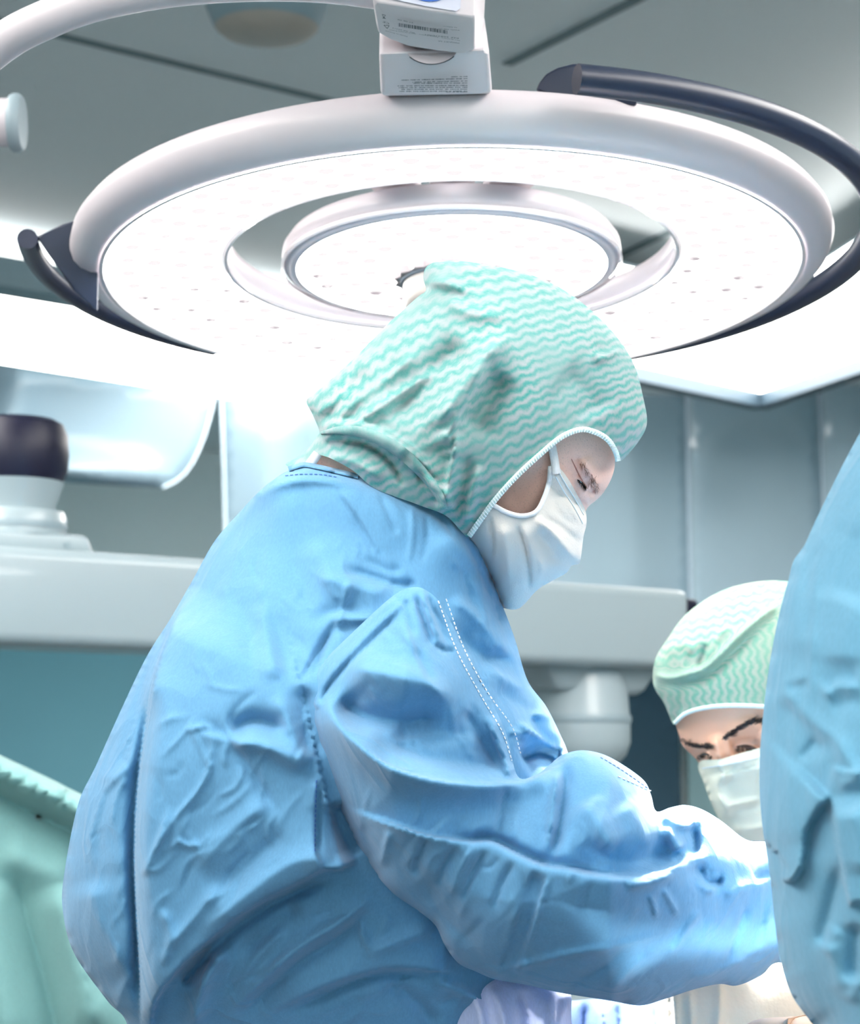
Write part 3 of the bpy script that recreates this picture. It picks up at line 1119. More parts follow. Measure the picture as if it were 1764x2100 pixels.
def text_on(s, start, end, hpx, mat=M['ink'], p0=None, n=None, parent=None):
    p0 = pA if p0 is None else p0
    n = pn if n is None else n
    a, b = onplane(*start, p0, n), onplane(*end, p0, n)
    cu = bpy.data.curves.new('lettering', 'FONT')
    cu.body = s
    cu.size = 1.0
    t = bpy.data.objects.new('lettering_tmp', cu)
    COL.objects.link(t)
    dg = bpy.context.evaluated_depsgraph_get()
    dg.update()
    me = bpy.data.meshes.new_from_object(t.evaluated_get(dg))
    bpy.data.objects.remove(t)
    co = np.array([v.co[:] for v in me.vertices])
    if len(co) == 0:
        return
    wdt = co[:, 0].max()
    u = (b - a)
    L = u.length
    u.normalize()
    v = n.cross(u).normalized()
    hs = hpx / F * 1.57 / 0.7
    off = n * 0.0042
    for k, vt in enumerate(me.vertices):
        x, y = co[k, 0] / wdt * L, co[k, 1] * hs
        vt.co = a + u * x + v * y + off
    me.name = 'lettering'
    return obj('lettering', me, mat, parent or lamp, False)


for s, st, en, h in (('MAQUET SA', (944, 78), (900, 73.5), 3.4), ('Parc de Limere - Avenue Ampere - 45074 Orleans France', (945, 73), (800, 51), 2.6),
                     ('Made in France', (838, 65), (792, 53), 2.6), ('REF 568370901', (943, 68), (874, 60.5), 3.6), ('SN: AR 02313', (853, 57.5), (807, 47), 2.8),
                     ('PWD 700 DF A2', (944, 51.6), (888, 47.6), 2.8), ('N Affaire:', (939, 46), (910, 43.5), 2.8), ('27 06 06', (850, 36.5), (817, 29.5), 3.2), ('CE', (801, 38), (788, 33.5), 5.5)):
    text_on(s, st, en, h)
# bar code
rb = random.Random(3)
x = 0.0
bars = []
while x < 1.0:
    wb = rb.choice([0.008, 0.012, 0.018, 0.024])
    bars.append((x, min(1.0, x + wb)))
    x += wb + rb.choice([0.007, 0.011, 0.018])
bm = bmesh.new()
for t0, t1 in bars:
    q = []
    for t, dy in ((t0, -3.6), (t1, -3.6), (t1, 3.6), (t0, 3.6)):
        q.append(bm.verts.new(onplane(919 - 101 * t, 57.5 - 15.5 * t + dy - 1.0, pA, pn) + pn * 0.0042))
    bm.faces.new(q)
obj('bar_code', bm_mesh('bar_code', bm, False), M['ink'], lamp, False)
# warning triangle and bin symbols
def mark(lines, name):
    bm = bmesh.new()
    for (xa, ya), (xb, yb) in lines:
        dx, dy = xb - xa, yb - ya
        L = math.hypot(dx, dy)
        nx, ny = -dy / L * 0.5, dx / L * 0.5
        bm.faces.new([bm.verts.new(onplane(px, py, pA, pn) + pn * 0.0042) for px, py in ((xa + nx, ya + ny), (xb + nx, yb + ny), (xb - nx, yb - ny), (xa - nx, ya - ny))])
    obj(name, bm_mesh(name, bm, False), M['ink'], lamp, False)


mark([((789, 42), (800, 43)), ((800, 43), (796, 49)), ((796, 49), (789, 42))], 'warning_symbol')
mark([((785, 20), (793, 22)), ((786, 22), (791, 28)), ((792, 23), (787, 28)), ((786, 27), (793, 28.5))], 'bin_symbol')
# fine print on the mount block: rows of tiny unreadable words
q0, q1, q2 = P(777, 108, 1.600), P(1003, 100, 1.600), P(1010, 192, 1.640)
qn = (q1 - q0).cross(q2 - q0).normalized()
if qn.y > 0:
    qn = -qn
rows = [(148, 925, 0), (152.2, 822, -1), (157, 846, -2), (161.3, 848, -2), (166.3, 815, -1), (170, 818, 0), (174, 824, 0), (178, 819, 1), (179.5, 915, 0)]
bm = bmesh.new()
for k, (yy, xe, tl_) in enumerate(rows):
    x = 958.0
    ys = yy
    while x > xe:
        wl = rb.choice([5, 8, 11, 14, 18])
        x2 = max(xe, x - wl)
        # letters inside the word
        xx = x
        while xx > x2:
            lw = rb.uniform(1.0, 1.8)
            hh = rb.uniform(0.55, 1.15)
            yb = ys + (958 - xx) / 140.0 * (3.5 if k < 3 else (1 if k < 6 else -1)) * (1 if k < 6 else -0.5)
            bm.faces.new([bm.verts.new(onplane(px, py, q0, qn) + qn * 0.0045) for px, py in ((xx, yb - hh), (xx - lw, yb - hh), (xx - lw, yb + hh), (xx, yb + hh))])
            xx -= lw + rb.uniform(0.3, 0.7)
        x = x2 - 3.2
obj('fine_print', bm_mesh('fine_print', bm, False), M['ink'], lamp, False)

# the lamp's own beams: LED clusters round the ring, converging on the field below
for k in range(4):
    a = math.radians(-150 + 50 * k)
    sp = bpy.data.lights.new('lamp_beam', 'SPOT')
    sp.energy = BEAM_WATT * (2.4 if k % 2 else 1.0)
    sp.spot_size = math.radians(27)
    sp.spot_blend = 0.7
    sp.shadow_soft_size = 0.05
    sp.color = (1.0, 0.95, 0.9)
    so = bpy.data.objects.new('lamp_beam', sp)
    COL.objects.link(so)
    bpos = LF @ Vector((0.265 * math.cos(a), 0.265 * math.sin(a), -0.004))
    so.matrix_world = frame_at(bpos, (bpos - (P(1520, 1790, 1.45) if k % 2 else P(1520, 2030, 1.62))), Vector((1, 0, 0)))
    mw = so.matrix_world.copy()
    so.parent = lamp
    so.matrix_parent_inverse = Matrix.Translation(-LC)
    so.matrix_basis = mw

# ================================================================== SURGEON
DS = 1.50
floor_pt = lambda px, d: Vector((P(px, 2000, d).x, P(px, 1590, d).y, 0))

# ---- head outline in profile (skull, face, neck)
HEAD = [(905, 600), (1000, 575), (1100, 605), (1190, 665), (1250, 745), (1275, 830), (1268, 900), (1262, 940), (1260, 962), (1252, 986), (1238, 1010), (1224, 1025), (1206, 1040),
        (1196, 1062), (1188, 1090), (1168, 1105), (1150, 1130), (1120, 1155), (1075, 1180), (1025, 1160), (975, 1115), (920, 1095), (820, 1120), (700, 1060), (640, 985), (655, 925), (740, 860), (800, 760), (850, 670)]
inf_head = Inflate(HEAD, 6)
head_strokes = folds([
    ([(1178, 930), (1190, 968), (1208, 1004)], 7, -0.0045, 'r'),          # crow's-foot crease to the lid
    ([(1168, 952), (1182, 985), (1196, 1010)], 12, -0.005, 'r'),          # eye socket
    ([(1185, 975), (1198, 992)], 5, 0.004, 'r'),                            # lid
    ([(1192, 940), (1212, 970), (1228, 1004)], 15, 0.007, 'r'),           # brow ridge
    ([(1186, 1000), (1176, 1022), (1190, 1045)], 14, -0.004, 'r'),        # side of nose
    ([(1214, 1012), (1206, 1030)], 10, 0.004, 'r'),
    ([(1120, 960), (1150, 985), (1165, 1020)], 22, 0.004, 'r'),           # cheekbone
    ([(1040, 1040), (1090, 1000), (1120, 960)], 30, -0.003, 'r'),
    ([(1182, 958), (1168, 935)], 3, -0.0015, 'r'), ([(1190, 945), (1174, 925)], 3, -0.0012, 'r'),
])
HH = 0.088
near_head = lambda xy: DS - HH * inf_head(xy) ** 0.8 - head_strokes(xy) * np.clip(inf_head(xy) * 6, 0, 1)
far_head = lambda xy: DS + HH * inf_head(xy) ** 0.8


def px_mesh(name, outline, near, far, step):
    o = sheet(name, outline, near, far, None, None, step)
    me = o.data
    bpy.data.objects.remove(o)
    return me


head_me = px_mesh('head', HEAD, near_head, far_head, 6.0)
N_ = lambda px, py, d: P(px, py, d)
bp = [N_(590, 2620, 1.50), N_(600, 2250, 1.50), N_(640, 1900, 1.50), N_(690, 1560, 1.50), N_(760, 1260, 1.50), N_(820, 1090, 1.50), N_(900, 1010, 1.50),
      N_(800, 1360, 1.43), N_(880, 1640, 1.39), N_(1000, 1825, 1.37), N_(1330, 1870, 1.40), N_(1680, 1905, 1.50),
      N_(800, 1330, 1.60), N_(920, 1640, 1.63), N_(1040, 1830, 1.63), N_(1300, 1880, 1.61), N_(1680, 1915, 1.60)]
bp += [Vector((bp[0].x, bp[0].y - 0.10, 0.90)), Vector((bp[0].x + .03, bp[0].y - 0.11, 0.50)), Vector((bp[0].x, bp[0].y - 0.11, 0.10)), Vector((bp[0].x + .14, bp[0].y - 0.12, 0.045)),
       Vector((bp[0].x, bp[0].y + 0.10, 0.90)), Vector((bp[0].x + .03, bp[0].y + 0.11, 0.50)), Vector((bp[0].x, bp[0].y + 0.11, 0.10)), Vector((bp[0].x + .14, bp[0].y + 0.12, 0.045))]
be_ = [(0, 1), (1, 2), (2, 3), (3, 4), (4, 5), (5, 6), (4, 7), (7, 8), (8, 9), (9, 10), (10, 11), (4, 12), (12, 13), (13, 14), (14, 15), (15, 16), (0, 17), (17, 18), (18, 19), (19, 20), (0, 21), (21, 22), (22, 23), (23, 24)]
br = [.09, .06, .05, .06, .06, .045, .045, .035, .038, .036, .032, .024,   .035, .038, .036, .032, .024, .075, .055, .04, .03, .075, .055, .04, .03]
body_me = join_meshes('person', [skin_body('torso', bp, be_, br, None), head_me])
surgeon = obj('person', body_me, M['skin'])
surgeon.location = (0, 0, 0)
tag(surgeon, 'surgeon in blue gown and green hood bending forward in profile', 'person')


def gloved_hand(name, wrist, dirv, upv, scale, mat, parent, curl=0.6):
    """palm plus five separate bent fingers, thumb off the side"""
    x = dirv.normalized()
    y = upv.cross(x).normalized()
    z = x.cross(y)
    L = lambda a, b, c: wrist + (x * a + y * b + z * c) * scale
    pts = [L(-.02, 0, 0), L(0.02, 0, 0), L(0.05, 0, 0)]
    ed = [(0, 1), (1, 2)]
    rd = [.024 * scale, (.034 * scale, .017 * scale), (.036 * scale, .015 * scale)]
    for off, ln_ in ((-.030, .068), (-.010, .078), (.011, .074), (.031, .058)):
        b0 = len(pts)
        pts.append(L(0.085, off, 0.0))
        ed.append((2, b0))
        rd.append(.0105 * scale)
        a = 0.0
        px_, pz_ = 0.085, 0.0
        for k in range(3):
            a += curl * (0.5 + 0.4 * k)
            px_ += ln_ / 3 * math.cos(a)
            pz_ -= ln_ / 3 * math.sin(a)
            pts.append(L(px_, off * (1 + .1 * k), pz_))
            ed.append((len(pts) - 2, len(pts) - 1))
            rd.append((.0092 - .001 * k) * scale)
    b0 = len(pts)
    pts += [L(0.03, -.045, -.012), L(0.06, -.058, -.028), L(0.085, -.05, -.045)]
    ed += [(1, b0), (b0, b0 + 1), (b0 + 1, b0 + 2)]
    rd += [.012 * scale, .0105 * scale, .009 * scale]
    return obj(name, skin_body(name, pts, ed, rd, None, root=1), mat, parent)


gloved_hand('glove', P(1700, 1915, 1.51), Vector((0.9, 0.25, -0.35)), Vector((0, 0, 1)), 0.95, M['glove'], surgeon)
gloved_hand('glove', P(1700, 1925, 1.60), Vector((0.75, -0.1, -0.6)), Vector((0, 0, 1)), 0.95, M['glove'], surgeon)

# ---- gown body
GOWN = [(597, 963), (622, 953), (650, 956), (690, 966), (730, 976), (760, 986), (850, 1018), (905, 1043), (942, 1076), (975, 1115), (1002, 1172), (1030, 1240), (1056, 1310), (1082, 1395), (1120, 1448), (1150, 1508), (1166, 1548),
        (1180, 1620), (1170, 1760), (1120, 1900), (1090, 1980), (1160, 2036), (1172, 2090), (1180, 2250), (1150, 2700), (1160, 3300), (1180, 4200),
        (260, 4200), (230, 3300), (250, 2600), (270, 2250), (262, 2105), (220, 2052), (152, 1955), (129, 1868), (132, 1790), (160, 1650), (196, 1572), (250, 1452), (300, 1348), (350, 1268), (395, 1190), (440, 1110), (490, 1052), (535, 1005), (570, 978)]
inf_gown = Inflate(GOWN, 10)
COLLAR = np.array([(570, 975), (620, 955), (700, 968), (780, 992), (860, 1022), (910, 1048), (950, 1085)], float)
gs = folds([
    # back flap lying behind the side panel
    ([(296, 2180), (290, 1980), (283, 1850), (281, 1740), (287, 1620), (302, 1500), (318, 1400), (345, 1310), (395, 1195)], 170, 0.05, 'l', 0.12),
    ([(296, 2150), (288, 1980), (279, 1850), (276, 1740), (282, 1620), (298, 1500), (314, 1400)], 16, -0.03, 'r', 0.15),
    ([(314, 1340), (287, 1440), (264, 1530), (250, 1582)], 9, -0.012, 'r', 0.2),
    ([(250, 1582), (262, 1530), (287, 1440), (316, 1345)], 40, 0.008, 'l', 0.2),
    ([(255, 1580), (216, 1620), (200, 1665), (186, 1712), (172, 1752)], 6, 0.005, 'r'), ([(262, 1590), (238, 1640), (228, 1700)], 6, 0.004, 'r'),
    ([(200, 1600), (240, 1590), (268, 1570)], 14, 0.006, 'r'),
    ([(180, 1800), (210, 1900), (270, 2020)], 40, 0.012, 'r'), ([(255, 1720), (262, 1850), (275, 1980)], 16, 0.006, 'r'),
    ([(290, 1980), (250, 2030), (240, 2090)], 12, 0.005, 'r'),
    # upper back
    ([(455, 1130), (520, 1060), (600, 1010), (700, 1000)], 30, -0.004, 'r'),
    ([(500, 1040), (560, 1000), (640, 985), (740, 1000)], 8, 0.005, 'r'),
    ([(476, 1190), (512, 1300), (520, 1420)], 30, -0.007, 'r', .5), ([(545, 1200), (585, 1340), (610, 1450)], 30, -0.009, 'r', .5),
    ([(530, 1230), (550, 1320), (570, 1400)], 20, 0.006, 'r'),
    ([(590, 1080), (620, 1200), (660, 1290)], 36, -0.006, 'r', .5), ([(640, 1100), (680, 1180), (730, 1230)], 30, 0.005, 'r'),
    ([(686, 1000), (718, 1046), (752, 1100), (778, 1152)], 6, -0.0035, 'r'), ([(775, 1010), (800, 1060), (815, 1100)], 7, -0.003, 'r'),
    ([(778, 1152), (750, 1085), (715, 1035), (690, 1003)], 30, 0.0025, 'l'),
    ([(845, 1030), (846, 1098), (838, 1160)], 5, 0.003, 'r'), ([(874, 1045), (876, 1105), (862, 1160)], 5, -0.003, 'r'),
    ([(730, 1140), (775, 1160), (800, 1170), (830, 1165)], 12, -0.004, 'r'),
    ([(700, 1165), (760, 1182), (820, 1200), (860, 1196)], 12, -0.008, 'r'), ([(640, 1180), (720, 1200), (800, 1225)], 20, 0.006, 'r'),
    ([(720, 1180), (705, 1240), (690, 1300)], 7, 0.004, 'r'), ([(690, 1270), (660, 1330), (640, 1390)], 7, -0.007, 'r'), ([(680, 1290), (645, 1345), (618, 1400)], 5, -0.005, 'r'),
    ([(630, 1275), (690, 1252), (760, 1250)], 18, -0.006, 'r', .4), ([(670, 1285), (720, 1290), (770, 1275)], 16, -0.004, 'r', .4),
    ([(660, 1265), (740, 1270), (770, 1262)], 10, 0.005, 'r'),
    # shoulder blade and tension lines from the armpit
    ([(640, 1590), (560, 1540), (470, 1520), (380, 1495)], 14, 0.005, 'r'),
    ([(468, 1502), (520, 1478), (592, 1494)], 18, -0.014, 'r'), ([(470, 1540), (520, 1522), (590, 1545), (640, 1570)], 22, 0.010, 'r'),
    ([(400, 1500), (450, 1500), (520, 1590), (570, 1680)], 14, -0.005, 'r'),
    ([(380, 1500), (420, 1490), (440, 1500)], 5, 0.004, 'r'),
    ([(620, 1400), (625, 1480), (640, 1560)], 22, -0.012, 'r'), ([(560, 1420), (600, 1500), (630, 1570)], 18, 0.006, 'r'),
    # creases of the side panel
    ([(352, 1650), (320, 1740), (290, 1800)], 6, 0.005, 'r'), ([(440, 1500), (420, 1600), (350, 1690), (310, 1760)], 6, 0.0045, 'r'),
    ([(560, 1640), (480, 1700), (400, 1790)], 22, 0.006, 'r'), ([(590, 1700), (500, 1780), (420, 1840)], 20, -0.006, 'r'),
    ([(330, 1860), (350, 1920), (330, 1990)], 10, 0.005, 'r'), ([(470, 1790), (400, 1880), (340, 1950)], 12, 0.006, 'r'),
    ([(360, 1720), (385, 1735), (410, 1730)], 5, 0.004, 'r'),
    # side seam and the big overhanging fold
    ([(649, 1590), (647, 1680), (646, 1754), (662, 1780)], 26, 0.006, 'l', 0.1), ([(655, 1600), (652, 1690), (653, 1754)], 6, -0.006, 'r'),
    ([(690, 1640), (700, 1700), (730, 1760)], 30, -0.016, 'r'),
    ([(735, 1765), (700, 1778), (661, 1782), (620, 1802), (540, 1842), (480, 1882), (400, 1950), (345, 2008), (315, 2060), (305, 2140)], 150, 0.034, 'l', 0.12),
    ([(700, 1800), (620, 1825), (540, 1866), (470, 1915), (400, 1985), (340, 2060)], 16, -0.016, 'r'),
    ([(700, 1760), (600, 1770), (500, 1840), (400, 1920)], 26, 0.008, 'r'),
    # folds of the waist below it
    ([(470, 1945), (430, 1990), (405, 2060), (395, 2130)], 16, 0.016, 'r'), ([(440, 1960), (405, 1985), (370, 2020)], 14, -0.012, 'r'),
    ([(765, 1835), (700, 1890), (620, 1940), (540, 2008), (455, 2090)], 15, 0.014, 'r'), ([(770, 1860), (700, 1920), (620, 1970), (550, 2030), (490, 2090)], 16, -0.010, 'r'),
    ([(620, 1850), (560, 1900), (480, 1960)], 22, -0.008, 'r'), ([(590, 1900), (530, 1960), (480, 2030)], 12, 0.006, 'r'),
    ([(950, 1998), (870, 1985), (786, 1984), (661, 2022), (536, 2085)], 60, 0.014, 'l'), ([(900, 2010), (786, 2000), (670, 2040), (580, 2090)], 12, -0.010, 'r'),
    ([(900, 1900), (820, 1930), (740, 1960)], 18, 0.008, 'r'), ([(740, 1880), (745, 1920), (760, 1950)], 5, 0.005, 'r'),
    ([(880, 2010), (940, 2030), (1010, 2070), (1060, 2120)], 16, 0.012, 'r'), ([(780, 2010), (850, 2050), (900, 2110)], 20, -0.010, 'r'),
    # neckline facing and chest
    ([(918, 1070), (958, 1128), (985, 1190), (1008, 1242), (1024, 1298), (1040, 1345)], 40, 0.010, 'l', 0.1),
    ([(930, 1080), (968, 1135), (995, 1195), (1016, 1245), (1028, 1292)], 5, -0.008, 'r', 0.15),
    ([(850, 1035), (880, 1046), (915, 1075), (955, 1130)], 5, -0.006, 'r'),
    ([(925, 1270), (970, 1330), (1015, 1352), (1060, 1345)], 24, -0.014, 'r'), ([(920, 1225), (970, 1260), (1030, 1330), (1060, 1360)], 14, 0.008, 'r'),
    ([(960, 1180), (985, 1230), (1005, 1290)], 9, 0.005, 'r'), ([(935, 1140), (960, 1200), (975, 1260)], 7, -0.004, 'r'),
    ([(990, 1370), (1040, 1395), (1075, 1420)], 12, 0.007, 'r'), ([(1010, 1410), (1060, 1440), (1110, 1470)], 20, -0.007, 'r'),
    ([(1088, 1462), (1120, 1470), (1150, 1478)], 8, 0.008, 'r'), ([(1095, 1465), (1105, 1500), (1140, 1530)], 12, -0.010, 'r'),
    ([(1060, 1480), (1095, 1505), (1125, 1528), (1158, 1553)], 8, 0.014, 'r'),
    ([(1070, 1560), (1105, 1545), (1150, 1556)], 20, -0.050, 'r', 0.1),
    ([(1040, 1500), (1070, 1505), (1090, 1500)], 7, 0.006, 'r'), ([(1050, 1520), (1075, 1530)], 5, 0.005, 'r'),
])
GH = 0.205


def creases(n, area, ang, jit, ln_, amp, seed):
    r = random.Random(seed)
    out = []
    poly = np.asarray(area, float)
    lo, hi = poly.min(0), poly.max(0)
    while len(out) < n:
        c = np.array([r.uniform(lo[0], hi[0]), r.uniform(lo[1], hi[1])])
        if not inside(poly, c[None])[0]:
            continue
        a = math.radians(ang + r.gauss(0, jit))
        L = r.uniform(*ln_)
        t = np.array([math.cos(a), math.sin(a)])
        nrm = np.array([-t[1], t[0]])
        k = r.gauss(0, 0.12) * L
        out.append(([tuple(c - t * L / 2), tuple(c + nrm * k), tuple(c + t * L / 2)], r.uniform(3.5, 7), r.choice([-1, 1, 1]) * r.uniform(0.5, 1) * amp, 'r', 0.35))
    return out


gs2 = folds(creases(26, [(420, 1150), (800, 1020), (820, 1200), (640, 1400), (360, 1450)], 65, 30, (40, 110), 0.0018, 1)
            + creases(40, [(310, 1480), (640, 1420), (640, 1780), (320, 2000)], 115, 22, (50, 150), 0.0024, 2)
            + creases(26, [(340, 2080), (700, 1810), (900, 1900), (980, 2080)], 140, 18, (50, 140), 0.0028, 3)
            + creases(14, [(150, 1800), (240, 1600), (280, 1800), (280, 2050)], 95, 16, (50, 120), 0.0022, 4)
            + creases(16, [(880, 1060), (960, 1150), (1080, 1420), (1000, 1400)], 60, 18, (30, 80), 0.002, 5))
ss2 = folds(creases(26, [(680, 1400), (860, 1240), (1000, 1450), (1040, 1580), (760, 1520)], 60, 26, (40, 110), 0.0018, 6)
            + creases(44, [(720, 1640), (1100, 1620), (1330, 1640), (1400, 1760), (1300, 2030), (1000, 1990), (860, 1850)], 110, 22, (40, 130), 0.0022, 7)
            + creases(22, [(1300, 1800), (1580, 1800), (1580, 1950), (1300, 2030)], 115, 16, (40, 110), 0.0022, 8))


def gown_h(xy):
    b = inf_gown(xy)
    return b


def collar_lift(xy):
    d = polydist(COLLAR, xy)[0]
    return 0.05 * np.exp(-(d / 95.0) ** 2)


def gown_edge(xy):
    return np.clip(inf_gown(xy) * 5, 0, 1)


def tilt(xy):
    # the cloth falls away under the arm and towards the waist
    return 0.11 * np.clip((xy[:, 1] - 1420) / 700.0, 0, 1.1) ** 1.5 * np.clip((2700 - xy[:, 1]) / 450.0, 0, 1)


near_gown = lambda xy: DS - GH * inf_gown(xy) + tilt(xy) * inf_gown(xy) - collar_lift(xy) * (1 - 0.6 * inf_gown(xy)) - (gs(xy) + gs2(xy)) * np.clip(0.25 + inf_gown(xy) * 4, 0, 1)
far_gown = lambda xy: DS + GH * inf_gown(xy) + collar_lift(xy) * (1 - 0.6 * inf_gown(xy))
gown = sheet('gown', GOWN, near_gown, far_gown, M['gown'], surgeon, 6.0, (2140, 45))

# ---- near sleeve
SLEEVE = [(806, 1222), (850, 1204), (880, 1214), (905, 1240), (938, 1300), (968, 1352), (1005, 1430), (1040, 1510), (1062, 1592), (1100, 1588), (1128, 1568), (1150, 1550), (1180, 1540), (1210, 1540), (1245, 1550), (1285, 1573), (1322, 1602),
          (1336, 1632), (1346, 1664), (1375, 1656), (1405, 1651), (1440, 1660), (1480, 1684), (1530, 1722), (1572, 1727), (1600, 1745), (1670, 1800), (1700, 1860), (1690, 1930), (1640, 1975), (1590, 1975), (1562, 2000), (1512, 2021), (1475, 2018), (1420, 2030), (1360, 2050),
          (1312, 2062), (1250, 2052), (1150, 2036), (1080, 2020), (1015, 2008), (975, 1992), (940, 1975), (912, 1938), (893, 1898), (858, 1868), (800, 1826), (745, 1755), (694, 1660), (655, 1570), (636, 1490), (630, 1410), (650, 1370), (720, 1300)]
inf_sl = Inflate(SLEEVE, 8)
ss = folds([
    ([(818, 1230), (735, 1308), (662, 1392), (640, 1450)], 15, 0.0035, 'p', 0.03),
    ([(820, 1256), (690, 1388), (655, 1445)], 6, -0.004, 'r', 0.1),
    ([(850, 1212), (870, 1270), (890, 1330)], 7, -0.006, 'r'), ([(875, 1212), (895, 1260), (925, 1330)], 6, -0.005, 'r'), ([(862, 1208), (880, 1262), (905, 1330)], 6, 0.005, 'r'), ([(832, 1225), (838, 1260), (850, 1310)], 7, -0.004, 'r'),
    ([(850, 1325), (870, 1370), (890, 1400)], 8, -0.005, 'r'), ([(890, 1320), (915, 1335), (930, 1330)], 6, -0.005, 'r'), ([(820, 1270), (850, 1340), (880, 1400), (930, 1450)], 8, 0.004, 'r'),
    ([(700, 1370), (780, 1380), (860, 1400), (960, 1440)], 36, 0.014, 'r'),
    ([(690, 1425), (745, 1466), (830, 1478), (930, 1465)], 34, -0.022, 'r'), ([(800, 1500), (880, 1510), (980, 1500)], 26, -0.010, 'r'),
    ([(800, 1525), (870, 1512), (950, 1505)], 8, 0.003, 'r'),
    # the big swooping fold of the upper arm
    ([(668, 1410), (686, 1476), (734, 1528), (804, 1576), (889, 1600), (974, 1608), (1042, 1606), (1103, 1594), (1136, 1566)], 34, 0.026, 'r', 0.15),
    ([(1136, 1562), (1104, 1588), (1042, 1601), (974, 1603), (889, 1594), (804, 1568), (734, 1520)], 60, -0.014, 'l', 0.2),
    ([(760, 1500), (850, 1545), (950, 1565), (1030, 1570)], 36, -0.012, 'r'),
    ([(1045, 1602), (1035, 1560), (1015, 1510), (998, 1465)], 30, 0.012, 'l'), ([(950, 1450), (990, 1520), (1030, 1590)], 16, -0.010, 'r'),
    # sleeve below
    ([(1040, 1610), (1030, 1660), (1015, 1720)], 6, -0.004, 'r'), ([(1146, 1565), (1138, 1620), (1130, 1690), (1114, 1768)], 9, 0.008, 'r'), ([(1164, 1560), (1158, 1630), (1148, 1700), (1130, 1770)], 9, -0.007, 'r'),
    ([(1130, 1690), (1118, 1740), (1112, 1775)], 20, -0.005, 'r'),
    ([(700, 1655), (798, 1690), (877, 1717), (956, 1729), (1009, 1731), (1062, 1757), (1108, 1777), (1168, 1787), (1260, 1804), (1326, 1797), (1385, 1777), (1425, 1755)], 46, 0.016, 'l', 0.12),
    ([(900, 1705), (960, 1720), (1010, 1720), (1062, 1744), (1110, 1765), (1170, 1774), (1260, 1788), (1330, 1780)], 12, -0.012, 'r'),
    ([(1160, 1740), (1260, 1765), (1340, 1755), (1400, 1720)], 36, -0.018, 'r'), ([(1190, 1640), (1230, 1700), (1260, 1750)], 30, 0.010, 'r'), ([(1280, 1640), (1310, 1690), (1330, 1740)], 26, 0.008, 'r'),
    ([(940, 1735), (910, 1780), (900, 1820)], 7, -0.005, 'r'), ([(1000, 1738), (965, 1800), (950, 1850)], 7, -0.005, 'r'), ([(1055, 1762), (1025, 1820), (1010, 1870)], 7, -0.004, 'r'), ([(880, 1715), (860, 1760), (850, 1800)], 8, -0.005, 'r'),
    ([(970, 1735), (940, 1790), (925, 1840)], 7, 0.004, 'r'), ([(800, 1700), (790, 1740), (780, 1780)], 10, 0.005, 'r'), ([(745, 1690), (755, 1730), (770, 1770)], 10, -0.004, 'r'),
    ([(1108, 1785), (1086, 1860), (1062, 1930), (1035, 2000)], 15, -0.005, 'p', 0.1), ([(1128, 1790), (1105, 1870), (1080, 1950)], 5, 0.003, 'r'),
    ([(870, 1800), (890, 1850), (930, 1900), (1000, 1960)], 22, -0.006, 'r'), ([(760, 1770), (820, 1830), (900, 1900), (950, 1970)], 24, 0.008, 'r'),
    # forearm
    ([(1350, 1668), (1390, 1690), (1430, 1702)], 10, 0.010, 'r'), ([(1412, 1690), (1424, 1720), (1424, 1760)], 14, -0.018, 'r'), ([(1360, 1690), (1385, 1730), (1395, 1745)], 14, 0.010, 'r'),
    ([(1425, 1770), (1450, 1800), (1490, 1810)], 14, -0.012, 'r'), ([(1440, 1785), (1455, 1800), (1480, 1798)], 5, 0.006, 'r'), ([(1430, 1790), (1440, 1820), (1470, 1830)], 6, 0.005, 'r'),
    ([(1390, 1790), (1330, 1812), (1280, 1815)], 9, 0.008, 'r'), ([(1330, 1830), (1345, 1870), (1340, 1880)], 5, 0.004, 'r'), ([(1360, 1820), (1375, 1850), (1392, 1885)], 5, 0.004, 'r'),
    ([(1440, 1860), (1405, 1910), (1375, 1960)], 7, 0.005, 'r'), ([(1535, 1845), (1515, 1910), (1490, 1975)], 7, -0.005, 'r'), ([(1585, 1840), (1570, 1900), (1562, 1960)], 5, 0.004, 'r'),
    ([(1545, 1800), (1580, 1790), (1600, 1790)], 6, -0.005, 'r'), ([(1480, 1840), (1530, 1820), (1580, 1815)], 18, 0.006, 'r'),
    ([(1040, 1990), (1150, 1960), (1260, 1940), (1390, 1905)], 8, 0.005, 'r'), ([(1010, 2005), (1040, 1985), (1100, 1975)], 10, 0.006, 'r'), ([(1250, 2040), (1290, 1990), (1340, 1950)], 10, 0.005, 'r'), ([(1150, 2030), (1230, 1990), (1300, 1930)], 12, -0.005, 'r'),
    ([(1540, 1960), (1480, 1990), (1400, 2010)], 12, 0.006, 'r'),
])


def sl_base(xy):
    # mid-plane: lies on the gown at the shoulder, hangs a little proud of it lower down, turns away along the forearm
    y = np.clip((xy[:, 1] - 1200) / 500, 0, 1)
    x = np.clip((xy[:, 0] - 1250) / 400, 0, 1)
    return 1.345 + 0.025 * y + 0.12 * x


def sl_h(xy):
    ramp = np.clip((polydist(np.array([(620, 1440), (700, 1330), (850, 1205), (960, 1340), (1060, 1590)], float), xy)[0]) / 260.0, 0, 1)
    return 0.055 + 0.065 * ramp ** 0.7


near_sl = lambda xy: sl_base(xy) - sl_h(xy) * inf_sl(xy) - (1.25 * ss(xy) + ss2(xy)) * np.clip(0.3 + inf_sl(xy) * 3, 0, 1)
far_sl = lambda xy: sl_base(xy) + (0.10) * inf_sl(xy)
sleeve = sheet('sleeve', SLEEVE, near_sl, far_sl, M['gown'], surgeon, 6.0)

